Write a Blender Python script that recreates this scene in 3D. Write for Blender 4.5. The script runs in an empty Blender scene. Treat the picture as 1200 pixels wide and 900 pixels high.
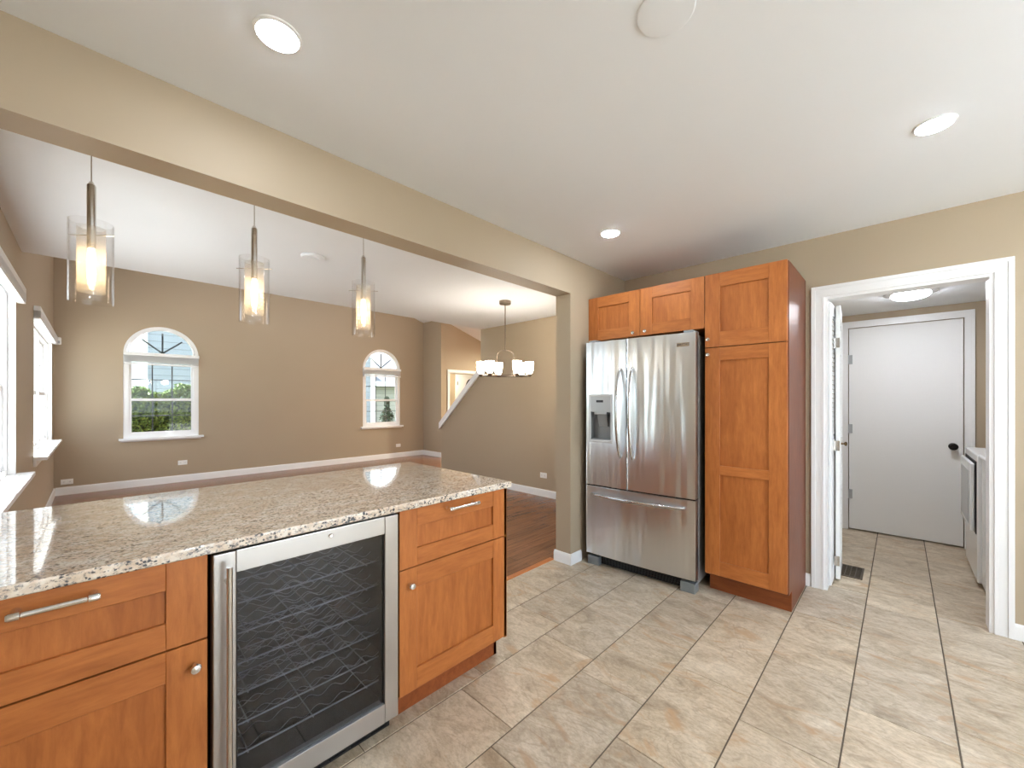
import bpy, bmesh, math, random
from mathutils import Vector, Matrix
from mathutils.geometry import tessellate_polygon

R = math.radians
SC = bpy.context.scene
COL = SC.collection

# ------------------------------------------------------------------ camera
FPX, YAW, PCX, PCY, CAMH = 471.72, R(43.18), 612.1, 469.5, 1.304
cd = bpy.data.cameras.new('camera')
cam = bpy.data.objects.new('camera', cd); COL.objects.link(cam)
cd.sensor_fit = 'HORIZONTAL'; cd.sensor_width = 36.0
cd.lens = 36.0 * FPX / 1200.0
cd.shift_x = (600 - PCX) / 1200.0
cd.shift_y = (PCY - 450) / 1200.0
cd.clip_start = 0.02; cd.clip_end = 300
cam.location = (0, 0, CAMH)
cam.rotation_euler = (R(90), 0, YAW - R(90))
SC.camera = cam

# ------------------------------------------------------------------ light / view
SC.view_settings.view_transform = 'Standard'
SC.view_settings.look = 'None'
SC.view_settings.gamma = 1.0
SC.view_settings.exposure = 0.52
SC.view_settings.use_curve_mapping = False
SKY_STRENGTH = 4.0
LENS_KITCHEN = 140.0
FILL_GLOBE_GLOW = 52.0
CHANDELIER_GLOW = 22.0
PENDANT_GLOW = 26.0
FILL_LIVING = 230.0
FILL_FOYER = 760.0
LENS_LAUNDRY = 62.0
try:
    SC.cycles.max_bounces = 10
    SC.cycles.diffuse_bounces = 6
    SC.cycles.glossy_bounces = 5
    SC.cycles.transparent_max_bounces = 16
    SC.cycles.sample_clamp_indirect = 6.0
    SC.cycles.caustics_reflective = False
    SC.cycles.caustics_refractive = False
    SC.cycles.use_denoising = True
except Exception:
    pass

W = bpy.data.worlds.new('daylight'); SC.world = W; W.use_nodes = True
wn = W.node_tree.nodes; wl = W.node_tree.links
bg = wn['Background']
tcw = wn.new('ShaderNodeTexCoord'); nzw = wn.new('ShaderNodeTexNoise'); rpw = wn.new('ShaderNodeValToRGB')
nzw.inputs['Scale'].default_value = 2.2; nzw.inputs['Detail'].default_value = 5
rpw.color_ramp.elements[0].color = (0.64, 0.80, 1.0, 1); rpw.color_ramp.elements[0].position = .38
rpw.color_ramp.elements[1].color = (0.90, 0.95, 1.0, 1); rpw.color_ramp.elements[1].position = .6
wl.new(tcw.outputs['Generated'], nzw.inputs['Vector']); wl.new(nzw.outputs['Fac'], rpw.inputs['Fac'])
wl.new(rpw.outputs['Color'], bg.inputs['Color'])
bg.inputs['Strength'].default_value = SKY_STRENGTH


sl = bpy.data.lights.new('sun', 'SUN'); sl.energy = 24.0; sl.angle = R(.53); sl.color = (1, .985, .96)
so = bpy.data.objects.new('sun', sl); COL.objects.link(so)
so.rotation_euler = Vector((.36, -.30, -1.15)).to_track_quat('-Z', 'Y').to_euler()


def portal(name, loc, direction, sx, sy):
    l = bpy.data.lights.new(name, 'AREA'); l.shape = 'RECTANGLE'; l.size = sx; l.size_y = sy
    l.cycles.is_portal = True
    o = bpy.data.objects.new(name, l); COL.objects.link(o); o.location = loc
    o.rotation_euler = Vector(direction).to_track_quat('-Z', 'Z' if abs(direction[2]) < .5 else 'Y').to_euler()
    return o


# ------------------------------------------------------------------ materials
def srgb(r, g, b):
    f = lambda c: (c / 255 / 12.92) if c / 255 <= 0.04045 else ((c / 255 + 0.055) / 1.055) ** 2.4
    return (f(r), f(g), f(b), 1)


def mat(name, col=(.8, .8, .8, 1), rough=.5, metal=0.0, spec=.5, coat=0.0):
    m = bpy.data.materials.new(name); m.use_nodes = True
    b = m.node_tree.nodes['Principled BSDF']
    b.inputs['Base Color'].default_value = col
    b.inputs['Roughness'].default_value = rough
    b.inputs['Metallic'].default_value = metal
    b.inputs['Specular IOR Level'].default_value = spec
    b.inputs['Coat Weight'].default_value = coat
    b.inputs['Coat Roughness'].default_value = .08
    return m, m.node_tree.nodes, m.node_tree.links, b


def mapping(n, l, scale, coord='Object', add=None):
    tc = n.new('ShaderNodeTexCoord'); mp = n.new('ShaderNodeMapping')
    mp.inputs['Scale'].default_value = scale
    l.new(tc.outputs[coord], mp.inputs['Vector'])
    return mp


def ramp(n, stops):
    r = n.new('ShaderNodeValToRGB'); e = r.color_ramp.elements
    while len(e) < len(stops): e.new(.5)
    for k, (p, c) in enumerate(stops):
        e[k].position = p; e[k].color = c
    return r


def noise(n, l, vec, scale, detail=4, rough=.55, dist=0.0):
    t = n.new('ShaderNodeTexNoise'); t.inputs['Scale'].default_value = scale
    t.inputs['Detail'].default_value = detail; t.inputs['Roughness'].default_value = rough
    t.inputs['Distortion'].default_value = dist
    if vec is not None: l.new(vec, t.inputs['Vector'])
    return t


def mixc(n, l, a, b, fac, mode='MIX'):
    x = n.new('ShaderNodeMix'); x.data_type = 'RGBA'; x.blend_type = mode
    for s, v in ((6, a), (7, b), (0, fac)):
        if hasattr(v, 'type') or hasattr(v, 'links'): l.new(v, x.inputs[s])
        else: x.inputs[s].default_value = v
    return x.outputs[2]


def bump(n, l, b, height, strength, dist=.002):
    bp = n.new('ShaderNodeBump'); bp.inputs['Strength'].default_value = strength
    bp.inputs['Distance'].default_value = dist
    l.new(height, bp.inputs['Height']); l.new(bp.outputs['Normal'], b.inputs['Normal'])


def paint(name, col, rough=.6, orange=.08):
    m, n, l, b = mat(name, col, rough, spec=.3)
    mp = mapping(n, l, (1, 1, 1))
    t = noise(n, l, mp.outputs[0], 160, 2)
    bump(n, l, b, t.outputs[0], orange, .001)
    t2 = noise(n, l, mp.outputs[0], 1.3, 2)
    c2 = tuple(c * .95 for c in col[:3]) + (1,)
    l.new(mixc(n, l, col, c2, t2.outputs[0]), b.inputs['Base Color'])
    return m


M = {}
M['wall'] = paint('tan_wall_paint', srgb(174, 158, 136), .55)
M['ceiling'] = paint('white_ceiling_paint', srgb(236, 240, 244), .7, .12)
M['trim'] = mat('white_trim_enamel', srgb(240, 241, 242), .3)[0]
M['door_white'] = mat('white_door_enamel', srgb(240, 241, 242), .6)[0]
M['plastic'] = mat('white_plastic', srgb(240, 240, 238), .3)[0]
M['black'] = mat('black_plastic', (.012, .012, .013, 1), .4)[0]
M['dark'] = mat('dark_gap', (.01, .01, .01, 1), .8)[0]
M['grey_plastic'] = mat('grey_plastic', srgb(150, 155, 158), .35)[0]
M['foot_grey'] = mat('dull_grey_plastic', srgb(118, 122, 124), .45)[0]
M['cavity'] = mat('dark_grey_cavity', srgb(128, 131, 133), .3)[0]


def wood(name, axis, staves=0.0, c0=(161, 94, 45), c1=(194, 121, 62)):
    m, n, l, b = mat(name, (.5, .2, .05, 1), .42, spec=.4)
    sc = [30, 30, 30]; sc[axis] = 4.5
    mp = mapping(n, l, sc)
    t = noise(n, l, mp.outputs[0], 1.5, 8, .7, .3)
    mp2 = mapping(n, l, [5 if i != axis else 2.2 for i in range(3)])
    t2 = noise(n, l, mp2.outputs[0], 1.0, 4, .6, .8)
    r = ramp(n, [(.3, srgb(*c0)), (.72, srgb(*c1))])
    l.new(t.outputs[0], r.inputs[0])
    r2 = ramp(n, [(.3, (.88, .83, .78, 1)), (.7, (1.06, 1.07, 1.08, 1))]); l.new(t2.outputs[0], r2.inputs[0])
    c = mixc(n, l, r.outputs[0], r2.outputs[0], 1.0, 'MULTIPLY')
    if staves:
        tc = n.new('ShaderNodeTexCoord'); sp = n.new('ShaderNodeSeparateXYZ'); l.new(tc.outputs['Object'], sp.inputs[0])
        ad = n.new('ShaderNodeMath'); ad.operation = 'ADD'; l.new(sp.outputs[0], ad.inputs[0]); l.new(sp.outputs[1], ad.inputs[1])
        dv = n.new('ShaderNodeMath'); dv.operation = 'DIVIDE'; l.new(ad.outputs[0], dv.inputs[0]); dv.inputs[1].default_value = staves
        fl = n.new('ShaderNodeMath'); fl.operation = 'FLOOR'; l.new(dv.outputs[0], fl.inputs[0])
        wn_ = n.new('ShaderNodeTexWhiteNoise'); wn_.noise_dimensions = '1D'; l.new(fl.outputs[0], wn_.inputs['W'])
        r3 = ramp(n, [(0, (.87, .82, .76, 1)), (1, (1.1, 1.13, 1.16, 1))]); l.new(wn_.outputs[0], r3.inputs[0])
        c = mixc(n, l, c, r3.outputs[0], 1.0, 'MULTIPLY')
    l.new(c, b.inputs['Base Color'])
    bump(n, l, b, t.outputs[0], .08, .0006)
    return m


M['wood_x'] = wood('maple_grain_along_x', 0)
M['wood_y'] = wood('maple_grain_along_y', 1)
M['wood_z'] = wood('maple_grain_upright', 2)
M['wood_panel'] = wood('maple_panel_staves', 2, .085)
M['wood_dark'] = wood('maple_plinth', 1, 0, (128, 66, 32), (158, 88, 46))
M['wood_side_shaded'] = wood('maple_side_shaded', 2, 0, (98, 54, 36), (124, 72, 50))  # maple darkened in its colour to stand for the dim pantry side


def steel(name, axis, base=(.60, .60, .61, 1), rough=.24, warp=.25):
    m, n, l, b = mat(name, base, rough, 1.0)
    b.inputs['Anisotropic'].default_value = .35
    sc2 = [6.5, 6.5, 6.5]; sc2[axis] = .7
    mp2 = mapping(n, l, sc2); t2 = noise(n, l, mp2.outputs[0], 1.0, 2, .5)
    bump(n, l, b, t2.outputs[0], warp, .03)
    return m


M['steel_z'] = steel('brushed_stainless_upright', 2, (.74, .77, .80, 1), .28, .8)
M['steel_x'] = steel('brushed_stainless_level', 0, rough=.28, warp=.05)
M['steel_frame'] = steel('brushed_stainless_frame', 2, rough=.28, warp=.05)
M['steel_y'] = steel('brushed_stainless_drawer', 2, base=(.72, .75, .78, 1), rough=.28, warp=.7)
M['fridge_side'] = mat('grey_enamel_side', srgb(150, 146, 142), .35, 0)[0]
M['nickel'] = mat('satin_nickel', (.62, .60, .57, 1), .22, 1.0)[0]
M['chrome'] = mat('polished_chrome', (.80, .80, .80, 1), .10, 1.0)[0]
M['bronze'] = mat('brushed_nickel_brown', (.24, .19, .15, 1), .38, 1.0)[0]
M['black_metal'] = mat('oil_rubbed_knob', (.02, .018, .016, 1), .25, .6)[0]
M['wire'] = mat('chromed_wire', (.85, .86, .88, 1), .3, .8)[0]


def granite():
    m, n, l, b = mat('speckled_granite', (.6, .5, .4, 1), .06, spec=.6, coat=1.0)
    b.inputs['Coat Roughness'].default_value = .02
    mp = mapping(n, l, (1, 1.5, 1.2))
    base = noise(n, l, mp.outputs[0], 14, 5, .6)
    rb = ramp(n, [(.3, srgb(216, 198, 178)), (.5, srgb(234, 224, 210)), (.7, srgb(245, 242, 236))])
    l.new(base.outputs[0], rb.inputs[0])
    pk = noise(n, l, mp.outputs[0], 55, 4, .6)
    rp = ramp(n, [(.42, (1, 1, 1, 1)), (.58, srgb(206, 176, 146))]); l.new(pk.outputs[0], rp.inputs[0])
    c = mixc(n, l, rb.outputs[0], rp.outputs[0], .35, 'MULTIPLY')
    gr = noise(n, l, mp.outputs[0], 85, 6, .72)
    rg = ramp(n, [(.53, (0, 0, 0, 1)), (.60, (.9, .9, .9, 1))]); l.new(gr.outputs[0], rg.inputs[0])
    c = mixc(n, l, c, srgb(136, 132, 132), rg.outputs[0])
    vo = n.new('ShaderNodeTexVoronoi'); vo.inputs['Scale'].default_value = 95; l.new(mp.outputs[0], vo.inputs['Vector'])
    big = noise(n, l, mp.outputs[0], 32, 6, .8, .5)
    mm = n.new('ShaderNodeMath'); mm.operation = 'MULTIPLY_ADD'; mm.inputs[1].default_value = -0.35
    l.new(vo.outputs['Distance'], mm.inputs[0]); l.new(big.outputs[0], mm.inputs[2])
    rk = ramp(n, [(.385, (0, 0, 0, 1)), (.44, (1, 1, 1, 1))]); l.new(mm.outputs[0], rk.inputs[0])
    c = mixc(n, l, c, srgb(66, 68, 76), rk.outputs[0])
    wh = noise(n, l, mp.outputs[0], 34, 3, .6); rw = ramp(n, [(.60, (0, 0, 0, 1)), (.68, (1, 1, 1, 1))]); l.new(wh.outputs[0], rw.inputs[0])
    c = mixc(n, l, c, srgb(232, 228, 220), rw.outputs[0])
    l.new(c, b.inputs['Base Color'])
    return m


M['granite'] = granite()


def tile_mat():
    m, n, l, b = mat('stone_look_tile', (.6, .5, .4, 1), .38, spec=.45)
    at = n.new('ShaderNodeAttribute'); at.attribute_name = 'tile'
    tc = n.new('ShaderNodeTexCoord')
    sc = n.new('ShaderNodeVectorMath'); sc.operation = 'SCALE'; sc.inputs['Scale'].default_value = 40
    l.new(at.outputs['Color'], sc.inputs[0])
    ad = n.new('ShaderNodeVectorMath'); ad.operation = 'ADD'
    l.new(tc.outputs['Object'], ad.inputs[0]); l.new(sc.outputs[0], ad.inputs[1])
    mp = n.new('ShaderNodeMapping'); mp.inputs['Scale'].default_value = (1, .5, 1); l.new(ad.outputs[0], mp.inputs['Vector'])
    t = noise(n, l, mp.outputs[0], 8, 8, .7, .9)
    r = ramp(n, [(.28, srgb(150, 133, 112)), (.44, srgb(183, 168, 147)), (.58, srgb(202, 189, 170)), (.72, srgb(218, 208, 192))])
    l.new(t.outputs[0], r.inputs[0])
    mp2 = n.new('ShaderNodeMapping'); mp2.inputs['Scale'].default_value = (1, .5, 1); l.new(ad.outputs[0], mp2.inputs['Vector'])
    t2 = noise(n, l, mp2.outputs[0], 75, 6, .75)
    r2 = ramp(n, [(.40, (.78, .76, .74, 1)), (.56, (1.04, 1.04, 1.04, 1))]); l.new(t2.outputs[0], r2.inputs[0])
    c = mixc(n, l, r.outputs[0], r2.outputs[0], .8, 'MULTIPLY')
    t3 = noise(n, l, mp.outputs[0], 5, 4, .6, 2.0)
    r3 = ramp(n, [(.56, (0, 0, 0, 1)), (.70, (.9, .9, .9, 1))]); l.new(t3.outputs[0], r3.inputs[0])
    c = mixc(n, l, c, srgb(180, 148, 114), r3.outputs[0])
    # thin rust veins
    t4 = noise(n, l, mp.outputs[0], 4, 3, .5, 1.5)
    s1 = n.new('ShaderNodeMath'); s1.operation = 'SUBTRACT'; l.new(t4.outputs[0], s1.inputs[0]); s1.inputs[1].default_value = .5
    s2 = n.new('ShaderNodeMath'); s2.operation = 'ABSOLUTE'; l.new(s1.outputs[0], s2.inputs[0])
    r4 = ramp(n, [(0.0, (.28, .28, .28, 1)), (.012, (0, 0, 0, 1))]); l.new(s2.outputs[0], r4.inputs[0])
    c = mixc(n, l, c, srgb(120, 96, 74), r4.outputs[0])
    sp = n.new('ShaderNodeSeparateColor'); l.new(at.outputs['Color'], sp.inputs[0])
    r5 = ramp(n, [(0, (.90, .90, .90, 1)), (1, (1.07, 1.05, 1.01, 1))]); l.new(sp.outputs[0], r5.inputs[0])
    c = mixc(n, l, c, r5.outputs[0], 1.0, 'MULTIPLY')
    l.new(c, b.inputs['Base Color'])
    bump(n, l, b, t2.outputs[0], .12, .002)
    return m


M['tile'] = tile_mat()
M['grout'] = mat('brown_grey_grout', srgb(98, 88, 76), .9)[0]


def planks():
    m, n, l, b = mat('laminate_planks', (.2, .1, .05, 1), .26, spec=.5)
    mp = mapping(n, l, (1, 1, 1))
    br = n.new('ShaderNodeTexBrick'); br.inputs['Scale'].default_value = 1
    br.inputs['Brick Width'].default_value = .9; br.inputs['Row Height'].default_value = .095
    br.inputs['Mortar Size'].default_value = .0012; br.inputs['Color1'].default_value = (.8, .8, .8, 1)
    br.inputs['Color2'].default_value = (1.12, 1.1, 1.08, 1); br.inputs['Mortar'].default_value = (.35, .35, .35, 1)
    br.offset = .37
    l.new(mp.outputs[0], br.inputs['Vector'])
    mp2 = mapping(n, l, (2.2, 38, 1)); t = noise(n, l, mp2.outputs[0], 1.4, 6, .65, .5)
    r = ramp(n, [(.3, srgb(96, 62, 42)), (.5, srgb(130, 88, 60)), (.72, srgb(152, 108, 76))]); l.new(t.outputs[0], r.inputs[0])
    c = mixc(n, l, r.outputs[0], br.outputs['Color'], 1.0, 'MULTIPLY')
    l.new(c, b.inputs['Base Color'])
    return m


M['planks'] = planks()


def thin_glass(name, tint=(1, 1, 1, 1), ior=1.45, rough=0.0, boost=1.0):
    m = bpy.data.materials.new(name); m.use_nodes = True
    n, l = m.node_tree.nodes, m.node_tree.links
    n.remove(n['Principled BSDF'])
    tr = n.new('ShaderNodeBsdfTransparent'); tr.inputs[0].default_value = tint
    gl = n.new('ShaderNodeBsdfGlossy'); gl.inputs['Roughness'].default_value = rough
    fr = n.new('ShaderNodeLayerWeight'); fr.inputs[0].default_value = .5
    pw = n.new('ShaderNodeMath'); pw.operation = 'POWER'; pw.inputs[1].default_value = 5; l.new(fr.outputs['Facing'], pw.inputs[0])
    f0 = ((ior - 1) / (ior + 1)) ** 2
    ml = n.new('ShaderNodeMath'); ml.operation = 'MULTIPLY_ADD'; ml.inputs[1].default_value = (1 - f0) * boost
    ml.inputs[2].default_value = f0 * boost; ml.use_clamp = True
    l.new(pw.outputs[0], ml.inputs[0])
    mx = n.new('ShaderNodeMixShader'); l.new(ml.outputs[0], mx.inputs[0])
    l.new(tr.outputs[0], mx.inputs[1]); l.new(gl.outputs[0], mx.inputs[2])
    l.new(mx.outputs[0], n['Material Output'].inputs[0])
    return m


M['glass'] = thin_glass('window_glass', (.97, .985, .98, 1), boost=.5)
M['lamp_glass'] = thin_glass('clear_lamp_glass', (.99, .99, .99, 1), 1.5, .02, 1.1)
M['tint_glass'] = thin_glass('smoked_cooler_glass', (.55, .55, .58, 1), 1.5, .005, 1.6)


def inner_glass():
    m = bpy.data.materials.new('etched_inner_glass'); m.use_nodes = True
    n, l = m.node_tree.nodes, m.node_tree.links
    b = n['Principled BSDF']
    b.inputs['Base Color'].default_value = srgb(240, 225, 200); b.inputs['Roughness'].default_value = .25
    tr = n.new('ShaderNodeBsdfTransparent'); tl = n.new('ShaderNodeBsdfTranslucent'); tl.inputs[0].default_value = srgb(255, 235, 205)
    m1 = n.new('ShaderNodeMixShader'); m1.inputs[0].default_value = .4; l.new(b.outputs[0], m1.inputs[1]); l.new(tl.outputs[0], m1.inputs[2])
    m2 = n.new('ShaderNodeMixShader'); m2.inputs[0].default_value = .13; l.new(tr.outputs[0], m2.inputs[1]); l.new(m1.outputs[0], m2.inputs[2])
    l.new(m2.outputs[0], n['Material Output'].inputs[0])
    return m


M['inner_glass'] = inner_glass()


def emit(name, col, s):
    m = bpy.data.materials.new(name); m.use_nodes = True
    b = m.node_tree.nodes['Principled BSDF']
    b.inputs['Base Color'].default_value = (.9, .9, .9, 1)
    b.inputs['Emission Color'].default_value = col; b.inputs['Emission Strength'].default_value = s
    return m


M['lens'] = emit('lit_kitchen_lens', srgb(236, 245, 255), LENS_KITCHEN)
M['fill_living'] = emit('fill_living_lens', srgb(242, 247, 255), FILL_LIVING)
M['fill_foyer'] = emit('fill_foyer_lens', srgb(255, 246, 220), FILL_FOYER)
M['lens_laundry'] = emit('lit_laundry_lens', srgb(244, 248, 255), LENS_LAUNDRY)
M['shade'] = emit('lit_frosted_shade', srgb(255, 243, 226), CHANDELIER_GLOW)
M['bulb'] = emit('lit_bulb', srgb(255, 232, 196), PENDANT_GLOW)


M['fill_globe'] = emit('fill_opal_globe', srgb(232, 243, 255), FILL_GLOBE_GLOW)


def siding(name, c0, pitch=.14):
    m, n, l, b = mat(name, c0, .7)
    tc = n.new('ShaderNodeTexCoord'); sp = n.new('ShaderNodeSeparateXYZ'); l.new(tc.outputs['Object'], sp.inputs[0])
    dv = n.new('ShaderNodeMath'); dv.operation = 'DIVIDE'; dv.inputs[1].default_value = pitch; l.new(sp.outputs[2], dv.inputs[0])
    fr = n.new('ShaderNodeMath'); fr.operation = 'FRACT'; l.new(dv.outputs[0], fr.inputs[0])
    bump(n, l, b, fr.outputs[0], 1.0, .02)
    r = ramp(n, [(0, tuple(c * .45 for c in c0[:3]) + (1,)), (.10, c0)]); l.new(fr.outputs[0], r.inputs[0])
    l.new(r.outputs[0], b.inputs['Base Color'])
    return m


M['siding'] = siding('blue_grey_siding', srgb(134, 142, 154), .2)
M['siding_cream'] = siding('cream_siding', srgb(150, 150, 144), .2)


def rough_mat(name, c0, c1, scale, rough=.9):
    m, n, l, b = mat(name, c0, rough)
    mp = mapping(n, l, (1, 1, 1)); t = noise(n, l, mp.outputs[0], scale, 5, .6)
    r = ramp(n, [(.35, c0), (.65, c1)]); l.new(t.outputs[0], r.inputs[0]); l.new(r.outputs[0], b.inputs['Base Color'])
    return m


M['bounce_ground'] = rough_mat('pale_bounce_ground', srgb(200, 199, 196), srgb(218, 217, 214), 6)
M['roof'] = rough_mat('asphalt_shingles', srgb(70, 74, 82), srgb(104, 108, 116), 30)
M['lawn'] = rough_mat('mown_lawn', srgb(84, 92, 62), srgb(112, 120, 86), 9)
M['leaf'] = rough_mat('hedge_leaves', srgb(52, 74, 34), srgb(136, 164, 82), 14, .55)
M['conifer'] = rough_mat('dark_shrub_leaves', srgb(24, 40, 32), srgb(60, 84, 66), 12, .6)
M['twig'] = rough_mat('twigs', srgb(52, 42, 32), srgb(82, 68, 54), 20)
M['muntin'] = mat('dark_grille_bar', srgb(78, 82, 88), .4)[0]
M['washer'] = mat('white_appliance_enamel', srgb(236, 238, 240), .18, spec=.6)[0]
M['washer_grey'] = mat('pale_grey_panel', srgb(176, 180, 184), .25)[0]
M['pale_grey'] = mat('pale_grey_plastic', srgb(205, 207, 209), .25)[0]
M['handle_steel'] = mat('handle_steel', (.56, .56, .57, 1), .2, 1.0)[0]
M['vent'] = mat('brown_floor_register', srgb(96, 86, 74), .4, .5)[0]
M['brass'] = mat('antique_brass', srgb(120, 98, 66), .25, 1.0)[0]


# ------------------------------------------------------------------ mesh builder
class MB:
    def __init__(s): s.bm = bmesh.new(); s.m = 0

    def _tag(s, faces):
        for f in faces: f.material_index = s.m

    def box(s, x0, x1, y0, y1, z0, z1, bev=0.0, seg=2):
        vs = [s.bm.verts.new((x, y, z)) for x in (x0, x1) for y in (y0, y1) for z in (z0, z1)]
        q = [(0, 1, 3, 2), (4, 6, 7, 5), (0, 4, 5, 1), (2, 3, 7, 6), (0, 2, 6, 4), (1, 5, 7, 3)]
        fs = [s.bm.faces.new([vs[i] for i in f]) for f in q]
        s._tag(fs)
        if bev:
            es = list({e for f in fs for e in f.edges})
            r = bmesh.ops.bevel(s.bm, geom=es, offset=bev, segments=seg, profile=.5, affect='EDGES')
            s._tag(r['faces'])
        return s

    def prism(s, pts, n, t):
        """closed 3-D polygon pts swept by the vector n*t"""
        n = Vector(n) * t
        a = [s.bm.verts.new(p) for p in pts]; b = [s.bm.verts.new(Vector(p) + n) for p in pts]
        fs = [s.bm.faces.new(a), s.bm.faces.new(b[::-1])]
        k = len(pts)
        for i in range(k): fs.append(s.bm.faces.new((a[i], b[i], b[(i + 1) % k], a[(i + 1) % k])))
        s._tag(fs); return s

    def tube(s, path, r, n=12, cap=True, closed=False):
        path = [Vector(p) for p in path]; k = len(path); rs = r if isinstance(r, (list, tuple)) else [r] * k
        rings = []; prev = None
        for i, p in enumerate(path):
            if closed: d = path[(i + 1) % k] - path[i - 1]
            else: d = path[min(i + 1, k - 1)] - path[max(i - 1, 0)]
            d.normalize()
            if prev is None:
                u = d.orthogonal().normalized()
            else:
                u = (prev - d * prev.dot(d)).normalized()
            prev = u; v = d.cross(u)
            rings.append([s.bm.verts.new(p + (u * math.cos(2 * math.pi * j / n) + v * math.sin(2 * math.pi * j / n)) * rs[i]) for j in range(n)])
        fs = []
        for i in range(k if closed else k - 1):
            A, B = rings[i], rings[(i + 1) % k]
            for j in range(n): fs.append(s.bm.faces.new((A[j], A[(j + 1) % n], B[(j + 1) % n], B[j])))
        if cap and not closed:
            fs.append(s.bm.faces.new(rings[0][::-1])); fs.append(s.bm.faces.new(rings[-1]))
        s._tag(fs); return s

    def cyl(s, p0, p1, r, n=24): return s.tube([p0, p1], r, n)

    def lathe(s, c, prof, n=32, axis='Z', closed=False):
        """prof: list of (radius, height) from c along the axis"""
        c = Vector(c); rings = []
        for (r, h) in prof:
            ring = []
            for j in range(n):
                a = 2 * math.pi * j / n; ca, sa = math.cos(a) * r, math.sin(a) * r
                v = {'Z': (ca, sa, h), 'Y': (sa, h, ca), 'X': (h, ca, sa)}[axis]
                ring.append(s.bm.verts.new(c + Vector(v)))
            rings.append(ring)
        fs = []
        kk = len(rings)
        for i in range(kk if closed else kk - 1):
            A, B = rings[i], rings[(i + 1) % kk]
            for j in range(n): fs.append(s.bm.faces.new((A[j], A[(j + 1) % n], B[(j + 1) % n], B[j])))
        if not closed:
            if prof[0][0] > 1e-6: fs.append(s.bm.faces.new(rings[0][::-1]))
            if prof[-1][0] > 1e-6: fs.append(s.bm.faces.new(rings[-1]))
        s._tag(fs); return s

    def build(s, name, mats, parent=None, origin=None, flat=False, weld=False):
        bm = s.bm
        if weld: bmesh.ops.remove_doubles(bm, verts=bm.verts, dist=1e-6)
        bmesh.ops.recalc_face_normals(bm, faces=bm.faces)
        if origin is None: origin = WORLD.get(parent.name, (0, 0, 0)) if parent is not None else (0, 0, 0)
        o0 = Vector(origin)
        if o0.length: bmesh.ops.translate(bm, verts=bm.verts, vec=-o0)
        if not flat:
            for f in bm.faces: f.smooth = True
            for e in bm.edges:
                e.smooth = not (len(e.link_faces) == 2 and e.calc_face_angle(0) > R(33)) and len(e.link_faces) == 2
        me = bpy.data.meshes.new(name); bm.to_mesh(me); bm.free()
        for m_ in (mats if isinstance(mats, (list, tuple)) else [mats]): me.materials.append(M[m_] if isinstance(m_, str) else m_)
        o = bpy.data.objects.new(name, me); COL.objects.link(o)
        if not flat:
            wm = o.modifiers.new('face_weighted_normals', 'WEIGHTED_NORMAL'); wm.keep_sharp = True; wm.weight = 100
        if parent is not None: o.parent = parent; WORLD[o.name] = tuple(o0)
        else:
            o.location = o0
            WORLD[o.name] = tuple(o0)
        return o


WORLD = {}   # world origin in which each thing's (and each part's) mesh is written


def thing(name, label, cat, loc, group=None, rz=0.0):
    o = bpy.data.objects.new(name, None); COL.objects.link(o); o.empty_display_size = .1
    o.location = loc; o.rotation_euler = (0, 0, rz)
    o['label'] = label; o['category'] = cat
    if group: o['group'] = group
    WORLD[o.name] = tuple(loc)
    return o


def tag(o, label, cat, group=None, kind=None):
    o['label'] = label; o['category'] = cat
    if group: o['group'] = group
    if kind: o['kind'] = kind
    return o


def struct(o): o['kind'] = 'structure'; return o


def struct_empty(name, loc):
    o = bpy.data.objects.new(name, None); COL.objects.link(o); o.location = loc; o['kind'] = 'structure'
    WORLD[o.name] = tuple(loc); return o


def copy_tree(o, parent=None):
    c = o.copy(); COL.objects.link(c)
    if parent is not None: c.parent = parent
    for ch in list(o.children): copy_tree(ch, c)
    return c


def slab(name, mats, x0, x1, y0, y1, z0, z1):
    return struct(MB().box(x0, x1, y0, y1, z0, z1).build(name, mats))


def wall_panel(name, axis, pos, thick, outer, holes, m='wall'):
    """wall in the plane axis=pos, grown by thick along the axis; outer and holes are loops of (u, z)"""
    def P(u, z, d): return (pos + d, u, z) if axis == 'X' else (u, pos + d, z)
    loops = [outer] + holes
    flat = [p for lp in loops for p in lp]
    tris = tessellate_polygon([[Vector((u, z, 0)) for u, z in lp] for lp in loops])
    bm = bmesh.new()
    A = [bm.verts.new(P(u, z, 0)) for u, z in flat]; B = [bm.verts.new(P(u, z, thick)) for u, z in flat]
    for t in tris:
        if len(set(t)) < 3: continue
        bm.faces.new([A[i] for i in t]); bm.faces.new([B[i] for i in t[::-1]])
    k = 0
    for lp in loops:
        c = len(lp)
        for i in range(c):
            a, b = k + i, k + (i + 1) % c
            bm.faces.new((A[a], A[b], B[b], B[a]))
        k += c
    mb = MB(); mb.bm.free(); mb.bm = bm
    return struct(mb.build(name, m, weld=False))


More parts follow.
